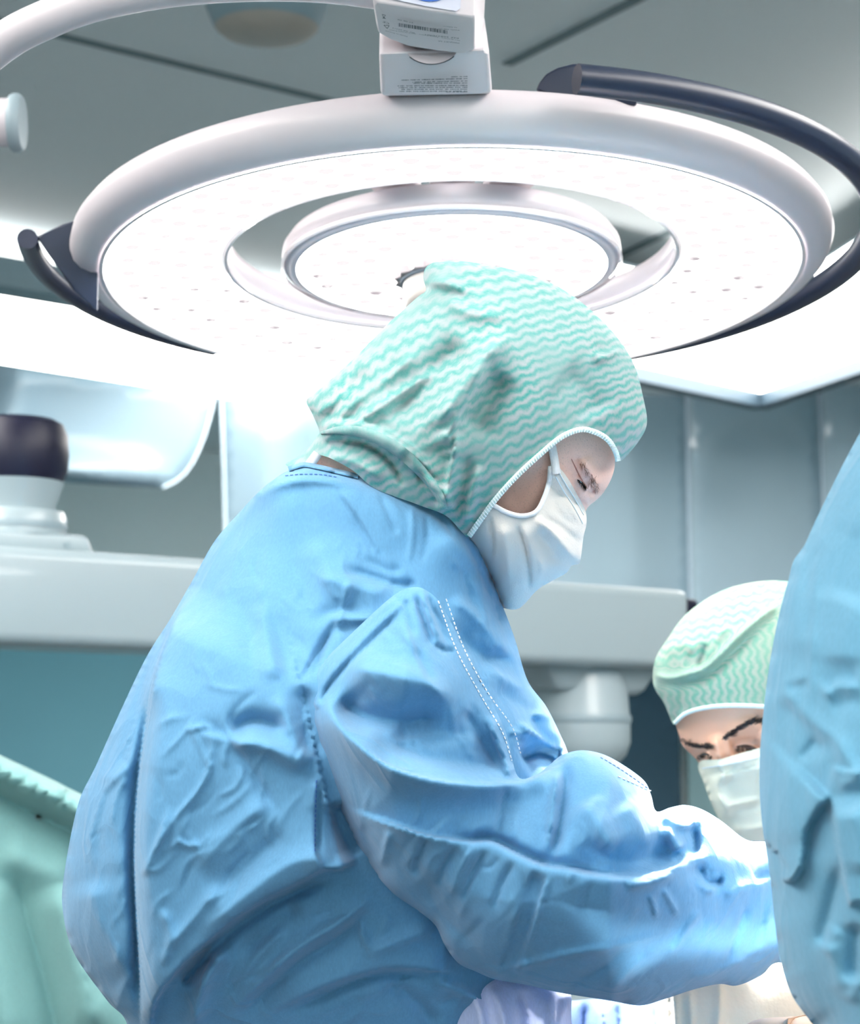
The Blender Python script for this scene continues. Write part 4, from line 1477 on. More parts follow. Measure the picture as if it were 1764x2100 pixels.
# far sleeve (mostly behind the near one), its lit lower edge shows under the near sleeve
FARS = [(900, 1420), (1010, 1500), (1100, 1640), (1250, 1720), (1450, 1760), (1600, 1850), (1610, 1960), (1500, 1995), (1360, 1985), (1200, 1980), (1080, 1960), (960, 1850), (880, 1650)]
inf_f = Inflate(FARS, 10)
sheet('sleeve', FARS, lambda xy: 1.62 - .07 * inf_f(xy), lambda xy: 1.62 + .07 * inf_f(xy), M['gown'], surgeon, 14.0)
# front apron of the gown, lamp light put into its pale colour
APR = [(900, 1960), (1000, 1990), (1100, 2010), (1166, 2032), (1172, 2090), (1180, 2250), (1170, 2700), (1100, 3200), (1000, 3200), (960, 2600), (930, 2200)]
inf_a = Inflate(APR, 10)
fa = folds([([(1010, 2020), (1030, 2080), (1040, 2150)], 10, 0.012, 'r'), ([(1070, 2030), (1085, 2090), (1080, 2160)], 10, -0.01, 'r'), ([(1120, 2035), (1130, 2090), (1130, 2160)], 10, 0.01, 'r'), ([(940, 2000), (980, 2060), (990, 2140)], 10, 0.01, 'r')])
sheet('front_panel', APR, lambda xy: 1.44 - .04 * inf_a(xy) - fa(xy) * np.clip(inf_a(xy) * 4, 0, 1), lambda xy: 1.44 + .05 * inf_a(xy), M['gown_lit'], surgeon, 8.0, (2140, 45))

# seams and stitching on the gown
ribbon('raglan_stitching', [(899, 1232), (937, 1334), (988, 1429), (1030, 1500), (1050, 1560)], 2.2, lambda xy: np.minimum(near_sl(xy), near_gown(xy)), M['thread'], surgeon, 0.0004, 0.0006, 2.0, (6, 4))
ribbon('raglan_stitching', [(915, 1228), (952, 1330), (1002, 1422), (1050, 1490), (1068, 1545)], 2.2, lambda xy: np.minimum(near_sl(xy), near_gown(xy)), M['thread'], surgeon, 0.0004, 0.0006, 2.0, (6, 4))
ribbon('side_stitching', [(649, 1600), (647, 1680), (646, 1750)], 2.2, near_gown, M['thread_blue'], surgeon, 0.0004, 0.0006, 2.0, (6, 4))
ribbon('sleeve_stitching', [(1232, 1552), (1275, 1578), (1318, 1608), (1332, 1618)], 2.0, near_sl, M['thread_blue'], surgeon, 0.0004, 0.0006, 2.0, (6, 4))
ribbon('sleeve_stitching', [(1268, 1592), (1300, 1606), (1335, 1622)], 2.0, near_sl, M['thread'], surgeon, 0.0004, 0.0006, 2.0, (6, 4))
ribbon('collar_stitching', [(585, 975), (620, 972), (660, 973), (690, 978)], 2.0, near_gown, M['thread_blue'], surgeon, 0.0004, 0.0006, 2.0, (6, 4))
# raised collar band
ribbon('collar_binding', [(592, 962), (622, 953), (650, 957), (690, 966), (735, 977)], 10, near_gown, M['gown'], surgeon, 0.0025, 0.001)

# ---- hood
HOODFULL = [(868, 568), (876, 546), (900, 536), (940, 535), (1000, 543), (1080, 560), (1150, 590), (1210, 634), (1262, 686), (1300, 746), (1320, 818), (1327, 868), (1312, 902), (1284, 936), (1268, 960), (1240, 1020), (1210, 1060), (1190, 1120), (1100, 1180), (1000, 1180), (900, 1160), (760, 1110), (620, 1010), (585, 962),
            (625, 930), (650, 895), (655, 884), (641, 850), (628, 822), (642, 808), (682, 774), (732, 728), (802, 658), (858, 608), (874, 596)]
inf_hood = Inflate(HOODFULL, 6)
OPEN = [(1268, 946), (1262, 925), (1246, 901), (1220, 886), (1190, 881), (1152, 896), (1110, 930), (1060, 976), (1015, 1026), (986, 1066), (962, 1100)]
HOOD = [(868, 568), (876, 546), (900, 536), (940, 535), (1000, 543), (1080, 560), (1150, 590), (1210, 634), (1262, 686), (1300, 746), (1320, 818), (1327, 868), (1312, 902), (1284, 936)] + OPEN + [
    (948, 1092), (915, 1058), (860, 1036), (770, 1002), (728, 968), (700, 951), (668, 936), (646, 935), (624, 955), (594, 957), (588, 950), (625, 928), (650, 895), (655, 884), (641, 850), (628, 822), (642, 808), (682, 774), (732, 728), (802, 658), (858, 608), (874, 596)]
hs = folds([
    ([(1055, 680), (1000, 728), (958, 778), (925, 830), (885, 880)], 24, 0.016, 'r'), ([(1000, 735), (970, 790), (940, 850), (915, 905)], 12, 0.008, 'r'),
    ([(960, 700), (905, 740), (850, 800), (790, 860)], 30, -0.012, 'r'), ([(1040, 760), (1000, 830), (965, 890)], 26, -0.010, 'r'),
    ([(670, 882), (730, 826), (800, 770), (860, 720)], 12, 0.007, 'r'), ([(700, 885), (780, 836), (850, 790), (910, 750)], 10, 0.007, 'r'), ([(660, 870), (700, 815), (760, 750)], 14, -0.006, 'r'),
    ([(690, 880), (760, 800), (840, 720)], 16, -0.006, 'r'), ([(640, 850), (680, 830), (720, 790)], 10, 0.005, 'r'),
    ([(870, 594), (905, 600), (940, 604), (990, 630)], 10, -0.005, 'r', .5), ([(875, 580), (910, 580), (960, 598)], 10, 0.008, 'r'),
    ([(910, 610), (960, 640), (1040, 650)], 16, 0.006, 'r'),
    ([(913, 1040), (920, 985), (932, 925), (938, 880)], 26, 0.008, 'l'), ([(950, 1085), (968, 1010), (985, 950)], 10, 0.006, 'r'), ([(945, 1060), (955, 1000), (965, 930)], 10, -0.005, 'r'),
    ([(1215, 705), (1240, 722), (1270, 706)], 10, -0.003, 'r'), ([(1215, 735), (1240, 732), (1275, 715)], 8, 0.007, 'r'), ([(1150, 760), (1200, 800), (1230, 860)], 40, -0.006, 'r'),
    ([(655, 890), (700, 880), (760, 889), (822, 924), (872, 970), (906, 1020), (916, 1050)], 17, 0.008, 'p', 0.05),
    ([(690, 902), (750, 914), (802, 952), (832, 1000)], 5, -0.010, 'r'), ([(820, 925), (870, 960), (915, 1000)], 5, -0.006, 'r'), ([(780, 905), (840, 950), (880, 1010)], 5, -0.005, 'r'), ([(845, 960), (880, 1000), (905, 1045)], 4, -0.007, 'r'),
    ([(870, 850), (900, 880), (915, 920)], 30, 0.006, 'r'), ([(905, 880), (922, 910), (925, 940)], 14, 0.006, 'r'),
    ([(660, 940), (720, 945), (790, 985)], 12, 0.004, 'r'),
])
OH = 0.112
near_hood = lambda xy: DS - OH * inf_hood(xy) ** 0.85 - 1.5 * hs(xy) * np.clip(inf_hood(xy) * 5, 0, 1)
far_hood = lambda xy: DS + OH * inf_hood(xy) ** 0.85


def hood_uv(xy):
    x, y = xy[:, 0] - 1000, xy[:, 1]
    g = np.interp(y, [500, 620, 820, 1100], [0.02, 0.22, 0.5, 0.55])
    # the neck skirt below the tie is cut on another grain
    v = y + g * x
    u = x - 0.25 * (y - 800)
    u = u + 12 * np.sin(y / 50.0)
    return np.stack([u / 100.0, v / 100.0], 1)


hood = sheet('hood', HOOD, near_hood, far_hood, M['hood'], surgeon, 6.0, uvf=hood_uv)
edge = ribbon('hood_edging', OPEN[::-1], 11, near_hood, M['trim'], hood, 0.0018, 0.0015, 4.0)
# overlock stitches across the edging
lo_ = resample(catmull(OPEN[::-1], 8), 6.0)
bm = bmesh.new()
for i in range(1, len(lo_) - 1):
    t = lo_[i + 1] - lo_[i - 1]
    t /= np.linalg.norm(t)
    n = np.array([-t[1], t[0]])
    q = np.array([lo_[i] + n * 6 - t * 1.5, lo_[i] - n * 6 + t * 1.5, lo_[i] - n * 6 + t * 3.0, lo_[i] + n * 6])
    w_ = Parr(q, near_hood(np.array([lo_[i]] * 4)) - 0.0042)
    bm.faces.new([bm.verts.new(v) for v in w_])
o = obj('overlock_stitching', bm_mesh('overlock_stitching', bm, False), M['thread'], hood)
o['kind'] = 'stuff'
ribbon('hood_tie', [(658, 888), (700, 882), (755, 890), (815, 922), (865, 968), (900, 1015), (910, 1045)], [6, 20, 24, 26, 24, 20, 16], near_hood, M['hood'], hood, 0.002, 0.003)

# neck skin patch and the mask's rear strap
neck_in = lambda xy: near_hood(xy) + 0.006
ribbon('mask_strap', [(634, 955), (652, 930)], 20, lambda xy: DS - 0.05 + 0 * xy[:, 0], M['strap'], surgeon, 0.001, 0.001)
NECK = [(640, 932), (670, 932), (730, 966), (740, 985), (700, 985), (640, 965)]
sheet('neck_skin', NECK, lambda xy: DS - 0.046 + 0 * xy[:, 0], None, M['skin'], surgeon, 12.0)

# ---- mask
MFULL = [(1125, 925), (1150, 957), (1168, 984), (1182, 1010), (1200, 1044), (1203, 1074), (1197, 1100), (1192, 1140), (1188, 1156), (1172, 1160), (1160, 1176), (1106, 1207), (1066, 1247), (1034, 1247), (1010, 1190), (970, 1130), (900, 1080), (840, 1000), (860, 900), (1000, 850)]
inf_m = Inflate(MFULL, 6)
MASK = [(1128, 952), (1142, 957), (1152, 964), (1168, 986), (1182, 1011), (1200, 1045), (1203, 1074), (1197, 1100), (1192, 1140), (1188, 1156), (1172, 1160), (1160, 1176), (1106, 1207), (1066, 1247), (1034, 1247), (1027, 1236), (1000, 1180), (972, 1121), (955, 1086), (985, 1052), (1010, 1034), (1040, 1050), (1072, 1057), (1100, 1048), (1116, 1020), (1126, 988)]
ms = folds([
    ([(1006, 1056), (1012, 1110), (1006, 1160)], 4, -0.006, 'r'), ([(1006, 1160), (1014, 1110), (1010, 1056)], 20, 0.004, 'l'),
    ([(1060, 1070), (1078, 1120), (1086, 1180), (1082, 1215)], 5, -0.007, 'r'), ([(1082, 1215), (1088, 1180), (1082, 1120), (1064, 1070)], 24, 0.005, 'l'),
    ([(1090, 1055), (1130, 1090), (1165, 1130), (1185, 1150)], 10, 0.007, 'r'), ([(1100, 1090), (1130, 1125), (1150, 1160)], 12, -0.006, 'r'),
    ([(1110, 1060), (1150, 1080), (1195, 1120)], 8, -0.004, 'r'), ([(1150, 1000), (1170, 1040), (1196, 1078)], 4, 0.003, 'r'),
    ([(1130, 1000), (1145, 1050), (1185, 1085)], 12, -0.004, 'r'), ([(1030, 1070), (1040, 1130), (1045, 1200)], 14, 0.005, 'r'),
    ([(1108, 1140), (1110, 1175), (1095, 1200)], 6, 0.004, 'r'),
])
near_mask = lambda xy: np.minimum(DS - 0.098 * inf_m(xy) ** 0.75, near_head(xy) - 0.004) - ms(xy) * np.clip(inf_m(xy) * 4, 0, 1)
far_mask = lambda xy: DS + 0.098 * inf_m(xy) ** 0.75
mask = sheet('face_mask', MASK, near_mask, far_mask, M['mask'], surgeon, 5.0)
ribbon('ear_loop', [(1132, 914), (1136, 935), (1142, 972)], 17, lambda xy: np.minimum(near_head(xy), near_mask(xy)) , M['strap'], mask, 0.001, 0.002)
ribbon('edge_binding', [(1012, 1036), (1040, 1051), (1072, 1058), (1100, 1049), (1116, 1021), (1126, 988), (1129, 956)], 10, near_mask, M['strap'], mask, 0.0012, 0.001)
ribbon('nose_fold', [(1146, 968), (1162, 995), (1180, 1024), (1198, 1056)], 2, near_mask, M['hem'], mask, 0.0005, 0.0006)
ribbon('nose_fold', [(1140, 978), (1158, 1010), (1178, 1040), (1196, 1074)], 2, near_mask, M['hem'], mask, 0.0005, 0.0006)
# brow, lashes, eye: fine hairs on the face
def hairs(name, spec, depth, mat, parent, wpx=1.5, n=40, seed=1):
    r = random.Random(seed)
    bm = bmesh.new()
    line = resample(catmull(spec['line'], 8), 2.0)
    for k in range(n):
        t = r.random()
        i = int(t * (len(line) - 1))
        base = line[i] + np.array([r.gauss(0, 1), r.gauss(0, 1)]) * spec['spread']
        a = math.radians(spec['ang'] + r.gauss(0, spec['jit']))
        L = spec['len'] * r.uniform(0.6, 1.2)
        tip = base + np.array([math.cos(a), math.sin(a)]) * L
        nn = np.array([-math.sin(a), math.cos(a)]) * wpx / 2
        q = np.array([base - nn, base + nn, tip])
        dd = depth(np.array([base, base, tip]))
        pts_ = Parr(q, dd - np.array([0.0004, 0.0004, spec.get('lift', 0.002)]))
        back = Parr(q, dd + 0.0006)
        f1 = [bm.verts.new(v) for v in pts_]
        f2 = [bm.verts.new(v) for v in back]
        bm.faces.new(f1)
        bm.faces.new(f2[::-1])
        for j in range(3):
            bm.faces.new((f1[j], f2[j], f2[(j + 1) % 3], f1[(j + 1) % 3]))
    o = obj(name, bm_mesh(name, bm), mat, parent, False)
    o['kind'] = 'stuff'
    return o


hairs('eyebrow', dict(line=[(1192, 950), (1206, 968), (1217, 985), (1224, 1003)], spread=3.2, ang=75, jit=22, len=13), near_head, M['hair'], surgeon, 1.0, 60, 2)
hairs('eyebrow', dict(line=[(1214, 990), (1220, 1000), (1224, 1007)], spread=2.4, ang=80, jit=20, len=9), near_head, M['hair'], surgeon, 1.2, 30, 5)
hairs('eyelashes', dict(line=[(1186, 986), (1194, 992), (1202, 1000)], spread=1.5, ang=70, jit=18, len=8, lift=0.004), near_head, M['hair2'], surgeon, 1.3, 34, 3)
ribbon('eyelid_crease', [(1172, 941), (1182, 962), (1192, 982), (1206, 1003)], [1.5, 2.5, 3.0, 1.5], near_head, M['lid'], surgeon, 0.0004, 0.0002)
ribbon('eye', [(1184, 984), (1192, 989), (1200, 998)], [2, 5, 2], near_head, M['eye'], surgeon, 0.0006, 0.0004)

# ================================================================== ASSISTANT BEHIND (masked, looking down)
D2 = 2.0
HEAD2 = [(1352, 1370), (1372, 1320), (1410, 1270), (1470, 1226), (1540, 1202), (1610, 1198), (1690, 1225), (1740, 1300), (1750, 1420), (1725, 1540), (1690, 1650), (1640, 1740), (1590, 1790), (1545, 1765), (1500, 1712), (1468, 1660), (1446, 1600), (1434, 1566), (1418, 1548), (1401, 1530), (1394, 1512), (1385, 1482), (1366, 1430)]
inf_h2 = Inflate(HEAD2, 6)
h2s = folds([
    ([(1462, 1500), (1470, 1540), (1480, 1580), (1490, 1610)], 17, 0.016, 'r'),
    ([(1408, 1540), (1430, 1545), (1452, 1548)], 14, -0.010, 'r'), ([(1430, 1552), (1445, 1548), (1458, 1552)], 6, 0.005, 'r'),
    ([(1496, 1536), (1525, 1528), (1565, 1528)], 17, -0.016, 'r'), ([(1505, 1536), (1530, 1532), (1560, 1538)], 8, 0.008, 'r'),
    ([(1485, 1514), (1525, 1488), (1565, 1482)], 12, 0.007, 'r'), ([(1398, 1522), (1420, 1530), (1450, 1530)], 10, 0.006, 'r'),
    ([(1500, 1560), (1540, 1570), (1580, 1580)], 24, 0.006, 'r'),
])
near_h2 = lambda xy: D2 - 0.098 * inf_h2(xy) ** 0.9 - h2s(xy) * np.clip(inf_h2(xy) * 4, 0, 1)
far_h2 = lambda xy: D2 + 0.09 * inf_h2(xy) ** 0.9
head2 = px_mesh('head', HEAD2, near_h2, far_h2, 6.0)
b2 = [P(1700, 2500, 2.42), P(1690, 2150, 2.38), P(1670, 1850, 2.26), P(1640, 1660, 2.10), P(1620, 1560, 2.03),
      P(1520, 1860, 2.24), P(1450, 2100, 2.12), P(1560, 2130, 1.97), P(1840, 1860, 2.24), P(1900, 2120, 2.10), P(1760, 2130, 1.97)]
hipx, hipy = b2[0].x, b2[0].y
b2 += [Vector((hipx - .1, hipy, .85)), Vector((hipx - .1, hipy - .03, .48)), Vector((hipx - .1, hipy, .10)), Vector((hipx - .1, hipy - .13, .045)), Vector((hipx + .1, hipy, .85)), Vector((hipx + .1, hipy - .03, .48)), Vector((hipx + .1, hipy, .10)), Vector((hipx + .1, hipy - .13, .045))]
e2 = [(0, 1), (1, 2), (2, 3), (3, 4), (2, 5), (5, 6), (6, 7), (2, 8), (8, 9), (9, 10), (0, 11), (11, 12), (12, 13), (13, 14), (0, 15), (15, 16), (16, 17), (17, 18)]
r2 = [.11, .11, .10, .055, .05, .055, .045, .03, .055, .045, .03, .075, .055, .04, .03, .075, .055, .04, .03]
assistant = obj('person', join_meshes('person', [skin_body('torso', b2, e2, r2, None), head2]), M['skin2'])
tag(assistant, 'dark-browed assistant in pale green cap and mask looking down at right', 'person')
# gown of the assistant (below the picture mostly)
gb = [P(1700, 2560, 2.42), P(1690, 2150, 2.38), P(1670, 1900, 2.28), P(1520, 1900, 2.25), P(1450, 2110, 2.12), P(1560, 2130, 1.99), P(1840, 1900, 2.25), P(1900, 2130, 2.10), P(1760, 2130, 1.99), Vector((hipx, hipy, 0.4))]
obj('gown', skin_body('gown', gb, [(0, 1), (1, 2), (2, 3), (3, 4), (4, 5), (2, 6), (6, 7), (7, 8), (0, 9)], [.17, .165, .13, .085, .07, .055, .085, .07, .055, .2], None), M['gown3'], assistant)
for px_, dv in ((1560, -.03), (1760, .03)):
    gloved_hand('glove', P(px_, 2130, 1.97), Vector((-dv * 8, -0.9, -0.1)), Vector((0, 0, 1)), 0.8, M['glove'], assistant)

# cap
CAPF = [(1339, 1392), (1345, 1350), (1368, 1312), (1405, 1262), (1460, 1222), (1520, 1199), (1600, 1191), (1690, 1212), (1748, 1290), (1762, 1420), (1740, 1540), (1690, 1640), (1600, 1700), (1500, 1680), (1440, 1600), (1400, 1530), (1380, 1484), (1362, 1442), (1345, 1416)]
inf_c = Inflate(CAPF, 6)
CAP = [(1339, 1392), (1345, 1350), (1368, 1312), (1405, 1262), (1460, 1222), (1520, 1199), (1600, 1191), (1690, 1212), (1748, 1290), (1762, 1420), (1745, 1480), (1690, 1462), (1600, 1450), (1510, 1446), (1450, 1450), (1408, 1462), (1386, 1484), (1380, 1484), (1362, 1442), (1345, 1416)]
cs = folds([
    ([(1342, 1384), (1372, 1392), (1410, 1384), (1448, 1370), (1490, 1332), (1530, 1292), (1600, 1236)], 7, 0.010, 'r', 0.05),
    ([(1345, 1398), (1410, 1398), (1456, 1380), (1500, 1340), (1560, 1285)], 12, -0.006, 'r'),
    ([(1430, 1372), (1440, 1345), (1450, 1320)], 6, -0.008, 'r'), ([(1450, 1360), (1470, 1310), (1500, 1280)], 10, 0.005, 'r'),
    ([(1360, 1340), (1400, 1320), (1430, 1340)], 20, 0.006, 'r'),
    ([(1390, 1400), (1396, 1440), (1400, 1462)], 5, -0.004, 'r'), ([(1370, 1400), (1376, 1440), (1384, 1470)], 5, 0.003, 'r'),
])
near_cap = lambda xy: D2 - 0.112 * inf_c(xy) ** 0.9 - cs(xy) * np.clip(inf_c(xy) * 4, 0, 1)
far_cap = lambda xy: D2 + 0.105 * inf_c(xy) ** 0.9


def cap_uv(xy):
    x, y = xy[:, 0], xy[:, 1]
    # crown: rows run across; band: rows run down
    seamy = np.interp(x, [1340, 1410, 1450, 1530, 1600, 1760], [1388, 1388, 1372, 1296, 1240, 1150])
    k = 1 / (1 + np.exp(-(y - seamy) / 6))
    v1, u1 = y + 0.18 * x, x
    v2, u2 = x * 0.95 - 0.12 * y, y
    return np.stack([(u1 * (1 - k) + u2 * k) / 100, (v1 * (1 - k) + v2 * k) / 100], 1)


cap = sheet('surgical_cap', CAP, near_cap, far_cap, M['cap'], assistant, 5.0, uvf=cap_uv)
ribbon('cap_edging', [(1383, 1484), (1407, 1463), (1450, 1451), (1510, 1447), (1600, 1451)], 9, near_cap, M['trim'], cap, 0.0015, 0.001)
# mask
MF2 = HEAD2
MASK2 = [(1433, 1564), (1480, 1556), (1530, 1542), (1600, 1528), (1700, 1550), (1690, 1650), (1640, 1745), (1596, 1800), (1548, 1775), (1500, 1718), (1466, 1664), (1446, 1612)]
m2s = folds([([(1440, 1575), (1500, 1566), (1570, 1550)], 3, 0.003, 'r'), ([(1444, 1590), (1500, 1580), (1570, 1566)], 3, -0.003, 'r'), ([(1470, 1625), (1485, 1645), (1500, 1652), (1570, 1635)], 6, 0.006, 'r'),
             ([(1480, 1660), (1530, 1660), (1580, 1645)], 10, -0.003, 'r'), ([(1500, 1700), (1540, 1700), (1580, 1690)], 8, 0.005, 'r'), ([(1470, 1590), (1480, 1640), (1500, 1680)], 14, 0.010, 'r')])
near_m2 = lambda xy: near_h2(xy) - 0.007 - m2s(xy) * np.clip(inf_h2(xy) * 4, 0, 1)
mask2 = sheet('face_mask', MASK2, near_m2, lambda xy: far_h2(xy) + 0.004, M['mask2'], assistant, 5.0)
ribbon('nose_fold', [(1440, 1576), (1500, 1566), (1570, 1550)], 2, near_m2, M['hem'], mask2, 0.0005, 0.0006)
hairs('eyebrow', dict(line=[(1396, 1517), (1415, 1528), (1436, 1530), (1452, 1529)], spread=1.9, ang=8, jit=9, len=14), near_h2, M['hair2'], assistant, 2.0, 160, 4)
hairs('eyebrow', dict(line=[(1484, 1514), (1505, 1500), (1530, 1484), (1556, 1481), (1580, 1486)], spread=2.2, ang=-22, jit=9, len=15), near_h2, M['hair2'], assistant, 2.0, 240, 6)
ribbon('eye', [(1430, 1552), (1446, 1546), (1460, 1552)], [2, 6, 2], near_h2, M['eye'], assistant, 0.0006, 0.0004)
ribbon('eye', [(1508, 1532), (1530, 1530), (1562, 1540)], [2, 8, 3], near_h2, M['eye'], assistant, 0.0006, 0.0004)
hairs('eyelashes', dict(line=[(1432, 1553), (1446, 1548), (1460, 1553)], spread=1.2, ang=110, jit=16, len=7, lift=0.004), near_h2, M['hair2'], assistant, 1.6, 26, 8)
hairs('eyelashes', dict(line=[(1512, 1534), (1535, 1534), (1562, 1542)], spread=1.2, ang=80, jit=16, len=8, lift=0.004), near_h2, M['hair2'], assistant, 1.6, 36, 9)

# ================================================================== GOWNED COLLEAGUE AT THE RIGHT EDGE
D3 = 1.16
GOWN3 = [(1800, 830), (1764, 888), (1738, 935), (1716, 978), (1690, 1032), (1668, 1078), (1650, 1118), (1628, 1150), (1617, 1190), (1600, 1252), (1584, 1330), (1573, 1400), (1564, 1480), (1558, 1560), (1559, 1640), (1566, 1710), (1580, 1800), (1589, 1890), (1602, 1975), (1624, 2040), (1660, 2092), (1685, 2130), (1690, 2250), (1660, 2700), (1640, 3400), (1650, 4700), (2700, 4700), (2720, 3400), (2680, 2300), (2720, 1700), (2600, 1150), (2420, 900), (2200, 790), (2000, 770)]
inf_g3 = Inflate(GOWN3, 12)
G3 = ([
    ([(1640, 1110), (1656, 1160), (1660, 1250), (1656, 1318)], 10, -0.005, 'r'), ([(1620, 1170), (1632, 1260), (1640, 1350)], 16, 0.007, 'r'),
    ([(1678, 1120), (1668, 1280), (1665, 1380), (1661, 1460)], 5, 0.005, 'r'),
    ([(1600, 1400), (1630, 1394), (1660, 1386)], 6, 0.006, 'r'), ([(1610, 1412), (1640, 1408), (1662, 1400)], 8, -0.007, 'r'),
    ([(1685, 1432), (1708, 1414), (1730, 1406), (1770, 1414)], 7, 0.010, 'r'), ([(1690, 1414), (1720, 1392), (1770, 1392)], 10, -0.009, 'r'), ([(1700, 1450), (1740, 1440), (1780, 1445)], 10, -0.006, 'r'),
    ([(1594, 1396), (1639, 1453), (1676, 1488), (1716, 1520), (1746, 1572), (1775, 1600)], 10, 0.013, 'r', 0.12), ([(1600, 1425), (1640, 1475), (1670, 1510), (1700, 1560)], 16, -0.012, 'r'),
    ([(1640, 1560), (1660, 1535), (1676, 1515)], 5, -0.008, 'r'),
    ([(1700, 1574), (1740, 1584), (1790, 1586)], 30, 0.012, 'l'), ([(1715, 1612), (1750, 1604), (1790, 1608)], 6, 0.006, 'r'),
    ([(1704, 1626), (1673, 1660), (1651, 1702), (1645, 1760), (1628, 1800), (1600, 1802)], 60, 0.026, 'l', 0.12), ([(1706, 1640), (1680, 1672), (1660, 1712), (1654, 1770)], 10, -0.010, 'r'),
    ([(1750, 1860), (1744, 1837), (1732, 1775), (1722, 1728), (1706, 1632)], 70, 0.022, 'l', 0.12),
    ([(1727, 1758), (1704, 1852), (1690, 1905), (1678, 1948)], 8, -0.016, 'r'), ([(1700, 1930), (1715, 1980), (1730, 2040)], 10, 0.008, 'r'), ([(1680, 1950), (1700, 1930), (1720, 1900)], 10, 0.008, 'r'),
    ([(1755, 1890), (1752, 1950), (1750, 2020)], 8, -0.018, 'r'), ([(1630, 1980), (1650, 2040), (1690, 2100)], 14, 0.008, 'r'), ([(1600, 1860), (1620, 1950), (1640, 2010)], 16, 0.006, 'r'),
    ([(1780, 1080), (1740, 1160), (1730, 1240)], 30, -0.008, 'r'), ([(1770, 1220), (1730, 1300), (1720, 1370)], 26, 0.008, 'r'), ([(1620, 1560), (1615, 1650), (1622, 1740)], 14, 0.005, 'r'),
    ([(1740, 2060), (1760, 2020), (1790, 2000)], 10, 0.010, 'r'), ([(1740, 1650), (1760, 1720), (1770, 1800)], 14, 0.008, 'r'),
])
g3s = folds([(a_, b_ * 2.1, c_) + tuple(r_) for a_, b_, c_, *r_ in G3])
near_g3 = lambda xy: D3 - 0.19 * inf_g3(xy) - 0.6 * g3s(xy) * np.clip(0.2 + inf_g3(xy) * 5, 0, 1)
far_g3 = lambda xy: D3 + 0.17 * inf_g3(xy)
b3 = [P(2200, 2700, D3), P(2200, 2100, D3), P(2220, 1600, D3), P(2230, 1150, D3), P(2230, 700, D3), P(2230, 420, D3), P(2230, 120, D3),
      P(1900, 1120, D3), P(1740, 1650, D3), P(1780, 2080, D3 + .06), P(1760, 2170, D3 + .2), P(2500, 1150, D3), P(2560, 1700, D3), P(2400, 2150, D3 + .15)]
hx, hy = b3[0].x, b3[0].y
b3 += [Vector((hx - .1, hy, .85)), Vector((hx - .1, hy + .03, .48)), Vector((hx - .1, hy, .10)), Vector((hx - .1, hy + .14, .045)), Vector((hx + .1, hy, .85)), Vector((hx + .1, hy + .03, .48)), Vector((hx + .1, hy, .10)), Vector((hx + .1, hy + .14, .045))]
e3 = [(0, 1), (1, 2), (2, 3), (3, 4), (4, 5), (5, 6), (3, 7), (7, 8), (8, 9), (9, 10), (3, 11), (11, 12), (12, 13), (0, 14), (14, 15), (15, 16), (16, 17), (0, 18), (18, 19), (19, 20), (20, 21)]
r3 = [.11, .11, .11, .10, .05, .085, .06, .05, .04, .035, .025, .05, .04, .03, .075, .055, .04, .03, .075, .055, .04, .03]
colleague = obj('person', skin_body('person', b3, e3, r3, None), M['skin'])
tag(colleague, 'colleague in pale blue gown cut off by the right picture edge', 'person')
sheet('gown', GOWN3, near_g3, far_g3, M['gown3'], colleague, 7.0, (2140, 60))
lathe('surgical_cap', [(0.098, -0.075), (0.104, -0.03), (0.106, 0.01), (0.098, 0.06), (0.078, 0.098), (0.045, 0.122), (0.0, 0.13)], frame_at(P(2230, 250, D3)), M['trouser'], colleague, 48)
gloved_hand('glove', P(1790, 2165, 1.38), Vector((-0.35, 0.9, 0.1)), Vector((0, 0, 1)), 0.95, M['glove'], colleague, 0.5)

# shoes for the three
for person, pts_ in ((surgeon, (bp[19], bp[23])), (assistant, (b2[13], b2[17])), (colleague, (b3[16], b3[20]))):
    for q in pts_:
        dirv = Vector((1, 0, 0)) if person is surgeon else (Vector((0, -1, 0)) if person is assistant else Vector((0, 1, 0)))
        sdv = Vector((-dirv.y, dirv.x, 0))
        f0 = Vector((q.x, q.y, 0))
        hull('shoe', [f0 + dirv * a + sdv * b + Vector((0, 0, z)) for a, b, z in ((-.08, .04, 0), (-.08, -.04, 0), (.19, .045, 0), (.19, -.045, 0), (.21, 0, .02), (-.08, .035, .09), (-.08, -.035, .09), (.06, .045, .09), (.06, -.045, .09), (.17, .035, .05), (.17, -.035, .05))], M['shoe'], person, 0.012)

# ================================================================== OPERATING TABLE AND DRAPES
tb = empty('operating_table', (0.95, 1.72, 0), 'draped operating table under the surgeons\' hands', 'operating table')
box('table_top', (0.16, 1.50, 0.86), (1.95, 1.98, 0.93), M['steel'], tb, 0.01)
box('pedestal', (0.75, 1.62, 0.06), (1.15, 1.86, 0.87), M['steel'], tb, 0.02)
box('base', (0.5, 1.55, 0.0), (1.4, 1.93, 0.07), M['steel'], tb, 0.02)
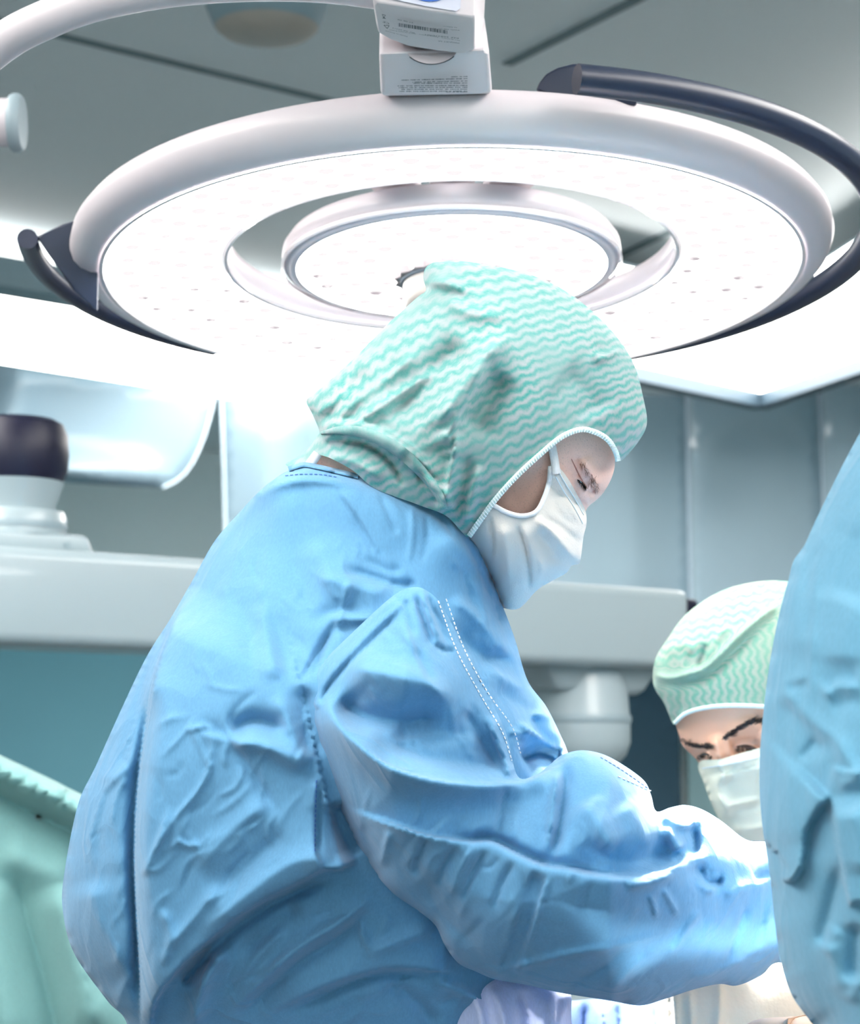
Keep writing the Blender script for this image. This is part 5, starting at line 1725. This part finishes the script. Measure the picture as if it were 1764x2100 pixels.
# blue table drape with hanging folds
BD = [(1120, 2070), (1180, 2052), (1280, 2046), (1380, 2040), (1480, 2020), (1620, 2010), (1900, 2010), (1950, 2400), (1900, 2700), (1150, 2700), (1100, 2300)]
inf_b = Inflate(BD, 10)
bs = folds([([(1200, 2050), (1195, 2120), (1190, 2200)], 9, -0.012, 'r'), ([(1232, 2050), (1240, 2120), (1245, 2200)], 9, 0.014, 'r'), ([(1265, 2050), (1270, 2120), (1275, 2200)], 8, -0.010, 'r'), ([(1310, 2050), (1305, 2120), (1300, 2220)], 10, 0.012, 'r'), ([(1340, 2050), (1345, 2120), (1340, 2200)], 8, -0.008, 'r')])
o = sheet('drape', BD, lambda xy: 1.78 - 0.06 * inf_b(xy) - bs(xy) * np.clip(.2 + inf_b(xy) * 4, 0, 1), lambda xy: 1.78 + 0.08 * inf_b(xy), M['drapeb'], tb, 8.0, (2140, 40))
o['label'] = 'blue drape hanging in folds'
# cream wrapped bundle beside it
CB = [(1362, 2062), (1366, 2010), (1400, 1990), (1480, 1975), (1560, 1968), (1630, 1975), (1668, 2020), (1660, 2110), (1640, 2230), (1500, 2270), (1390, 2240), (1364, 2150)]
inf_cb = Inflate(CB, 8)
cbs = folds([([(1384, 2010), (1386, 2060), (1388, 2130)], 5, 0.006, 'r'), ([(1374, 2030), (1376, 2080), (1378, 2140)], 4, -0.005, 'r'), ([(1410, 2000), (1416, 2060), (1420, 2140)], 6, 0.005, 'r'), ([(1470, 1990), (1476, 2060), (1470, 2140)], 10, 0.006, 'r')])
o = sheet('wrapped_bundle', CB, lambda xy: 1.68 - 0.03 * inf_cb(xy) - cbs(xy) * np.clip(inf_cb(xy) * 4, 0, 1), lambda xy: 1.68 + 0.03 * inf_cb(xy), M['drapew'], None, 6.0)
tag(o, 'brightly lit cream cloth bundle at the operating field', 'drape')

# ================================================================== GREEN DRAPED SCREEN AT LEFT
GD = [(-520, 1330), (-260, 1440), (0, 1560), (90, 1602), (170, 1642), (300, 1705), (420, 1780), (460, 2100), (480, 2700), (480, 3300), (-520, 3300), (-560, 2200)]
dg_ = folds([
    ([(-500, 1355), (-260, 1462), (0, 1582), (170, 1664), (420, 1800)], 22, 0.05, 'r', 0.02),
    ([(-500, 1400), (-260, 1510), (0, 1632), (170, 1716), (420, 1850)], 26, -0.035, 'r', 0.02),
    ([(20, 1760), (60, 1900), (110, 2080), (140, 2300)], 34, -0.03, 'r'), ([(-40, 1800), (-10, 1950), (20, 2200)], 40, 0.03, 'r'), ([(120, 1800), (160, 1950), (210, 2150)], 36, 0.03, 'r'), ([(0, 1740), (80, 1780), (160, 1800)], 30, 0.012, 'r'),
])
gdn = lambda xy: 2.35 - dg_(xy)
ra, rb_ = P(-500, 1352, 2.36), P(410, 1793, 2.36)
st = empty('draped_screen', Vector(((ra.x + rb_.x) / 2, ra.y, 0)), 'green cloth screen with rolled top edge at lower left', 'drape')
sheet('cloth', GD, gdn, None, M['green'], st, 14.0, (2140, 60), thick=0.006, smooth_outline=False)
tube('rail', [ra, rb_], 0.012, M['steel'], st, 12, True, 1)
for q in (ra.lerp(rb_, .05), ra.lerp(rb_, .95)):
    tube('post', [q, Vector((q.x, q.y, 0))], 0.012, M['steel'], st, 12, True, 1)
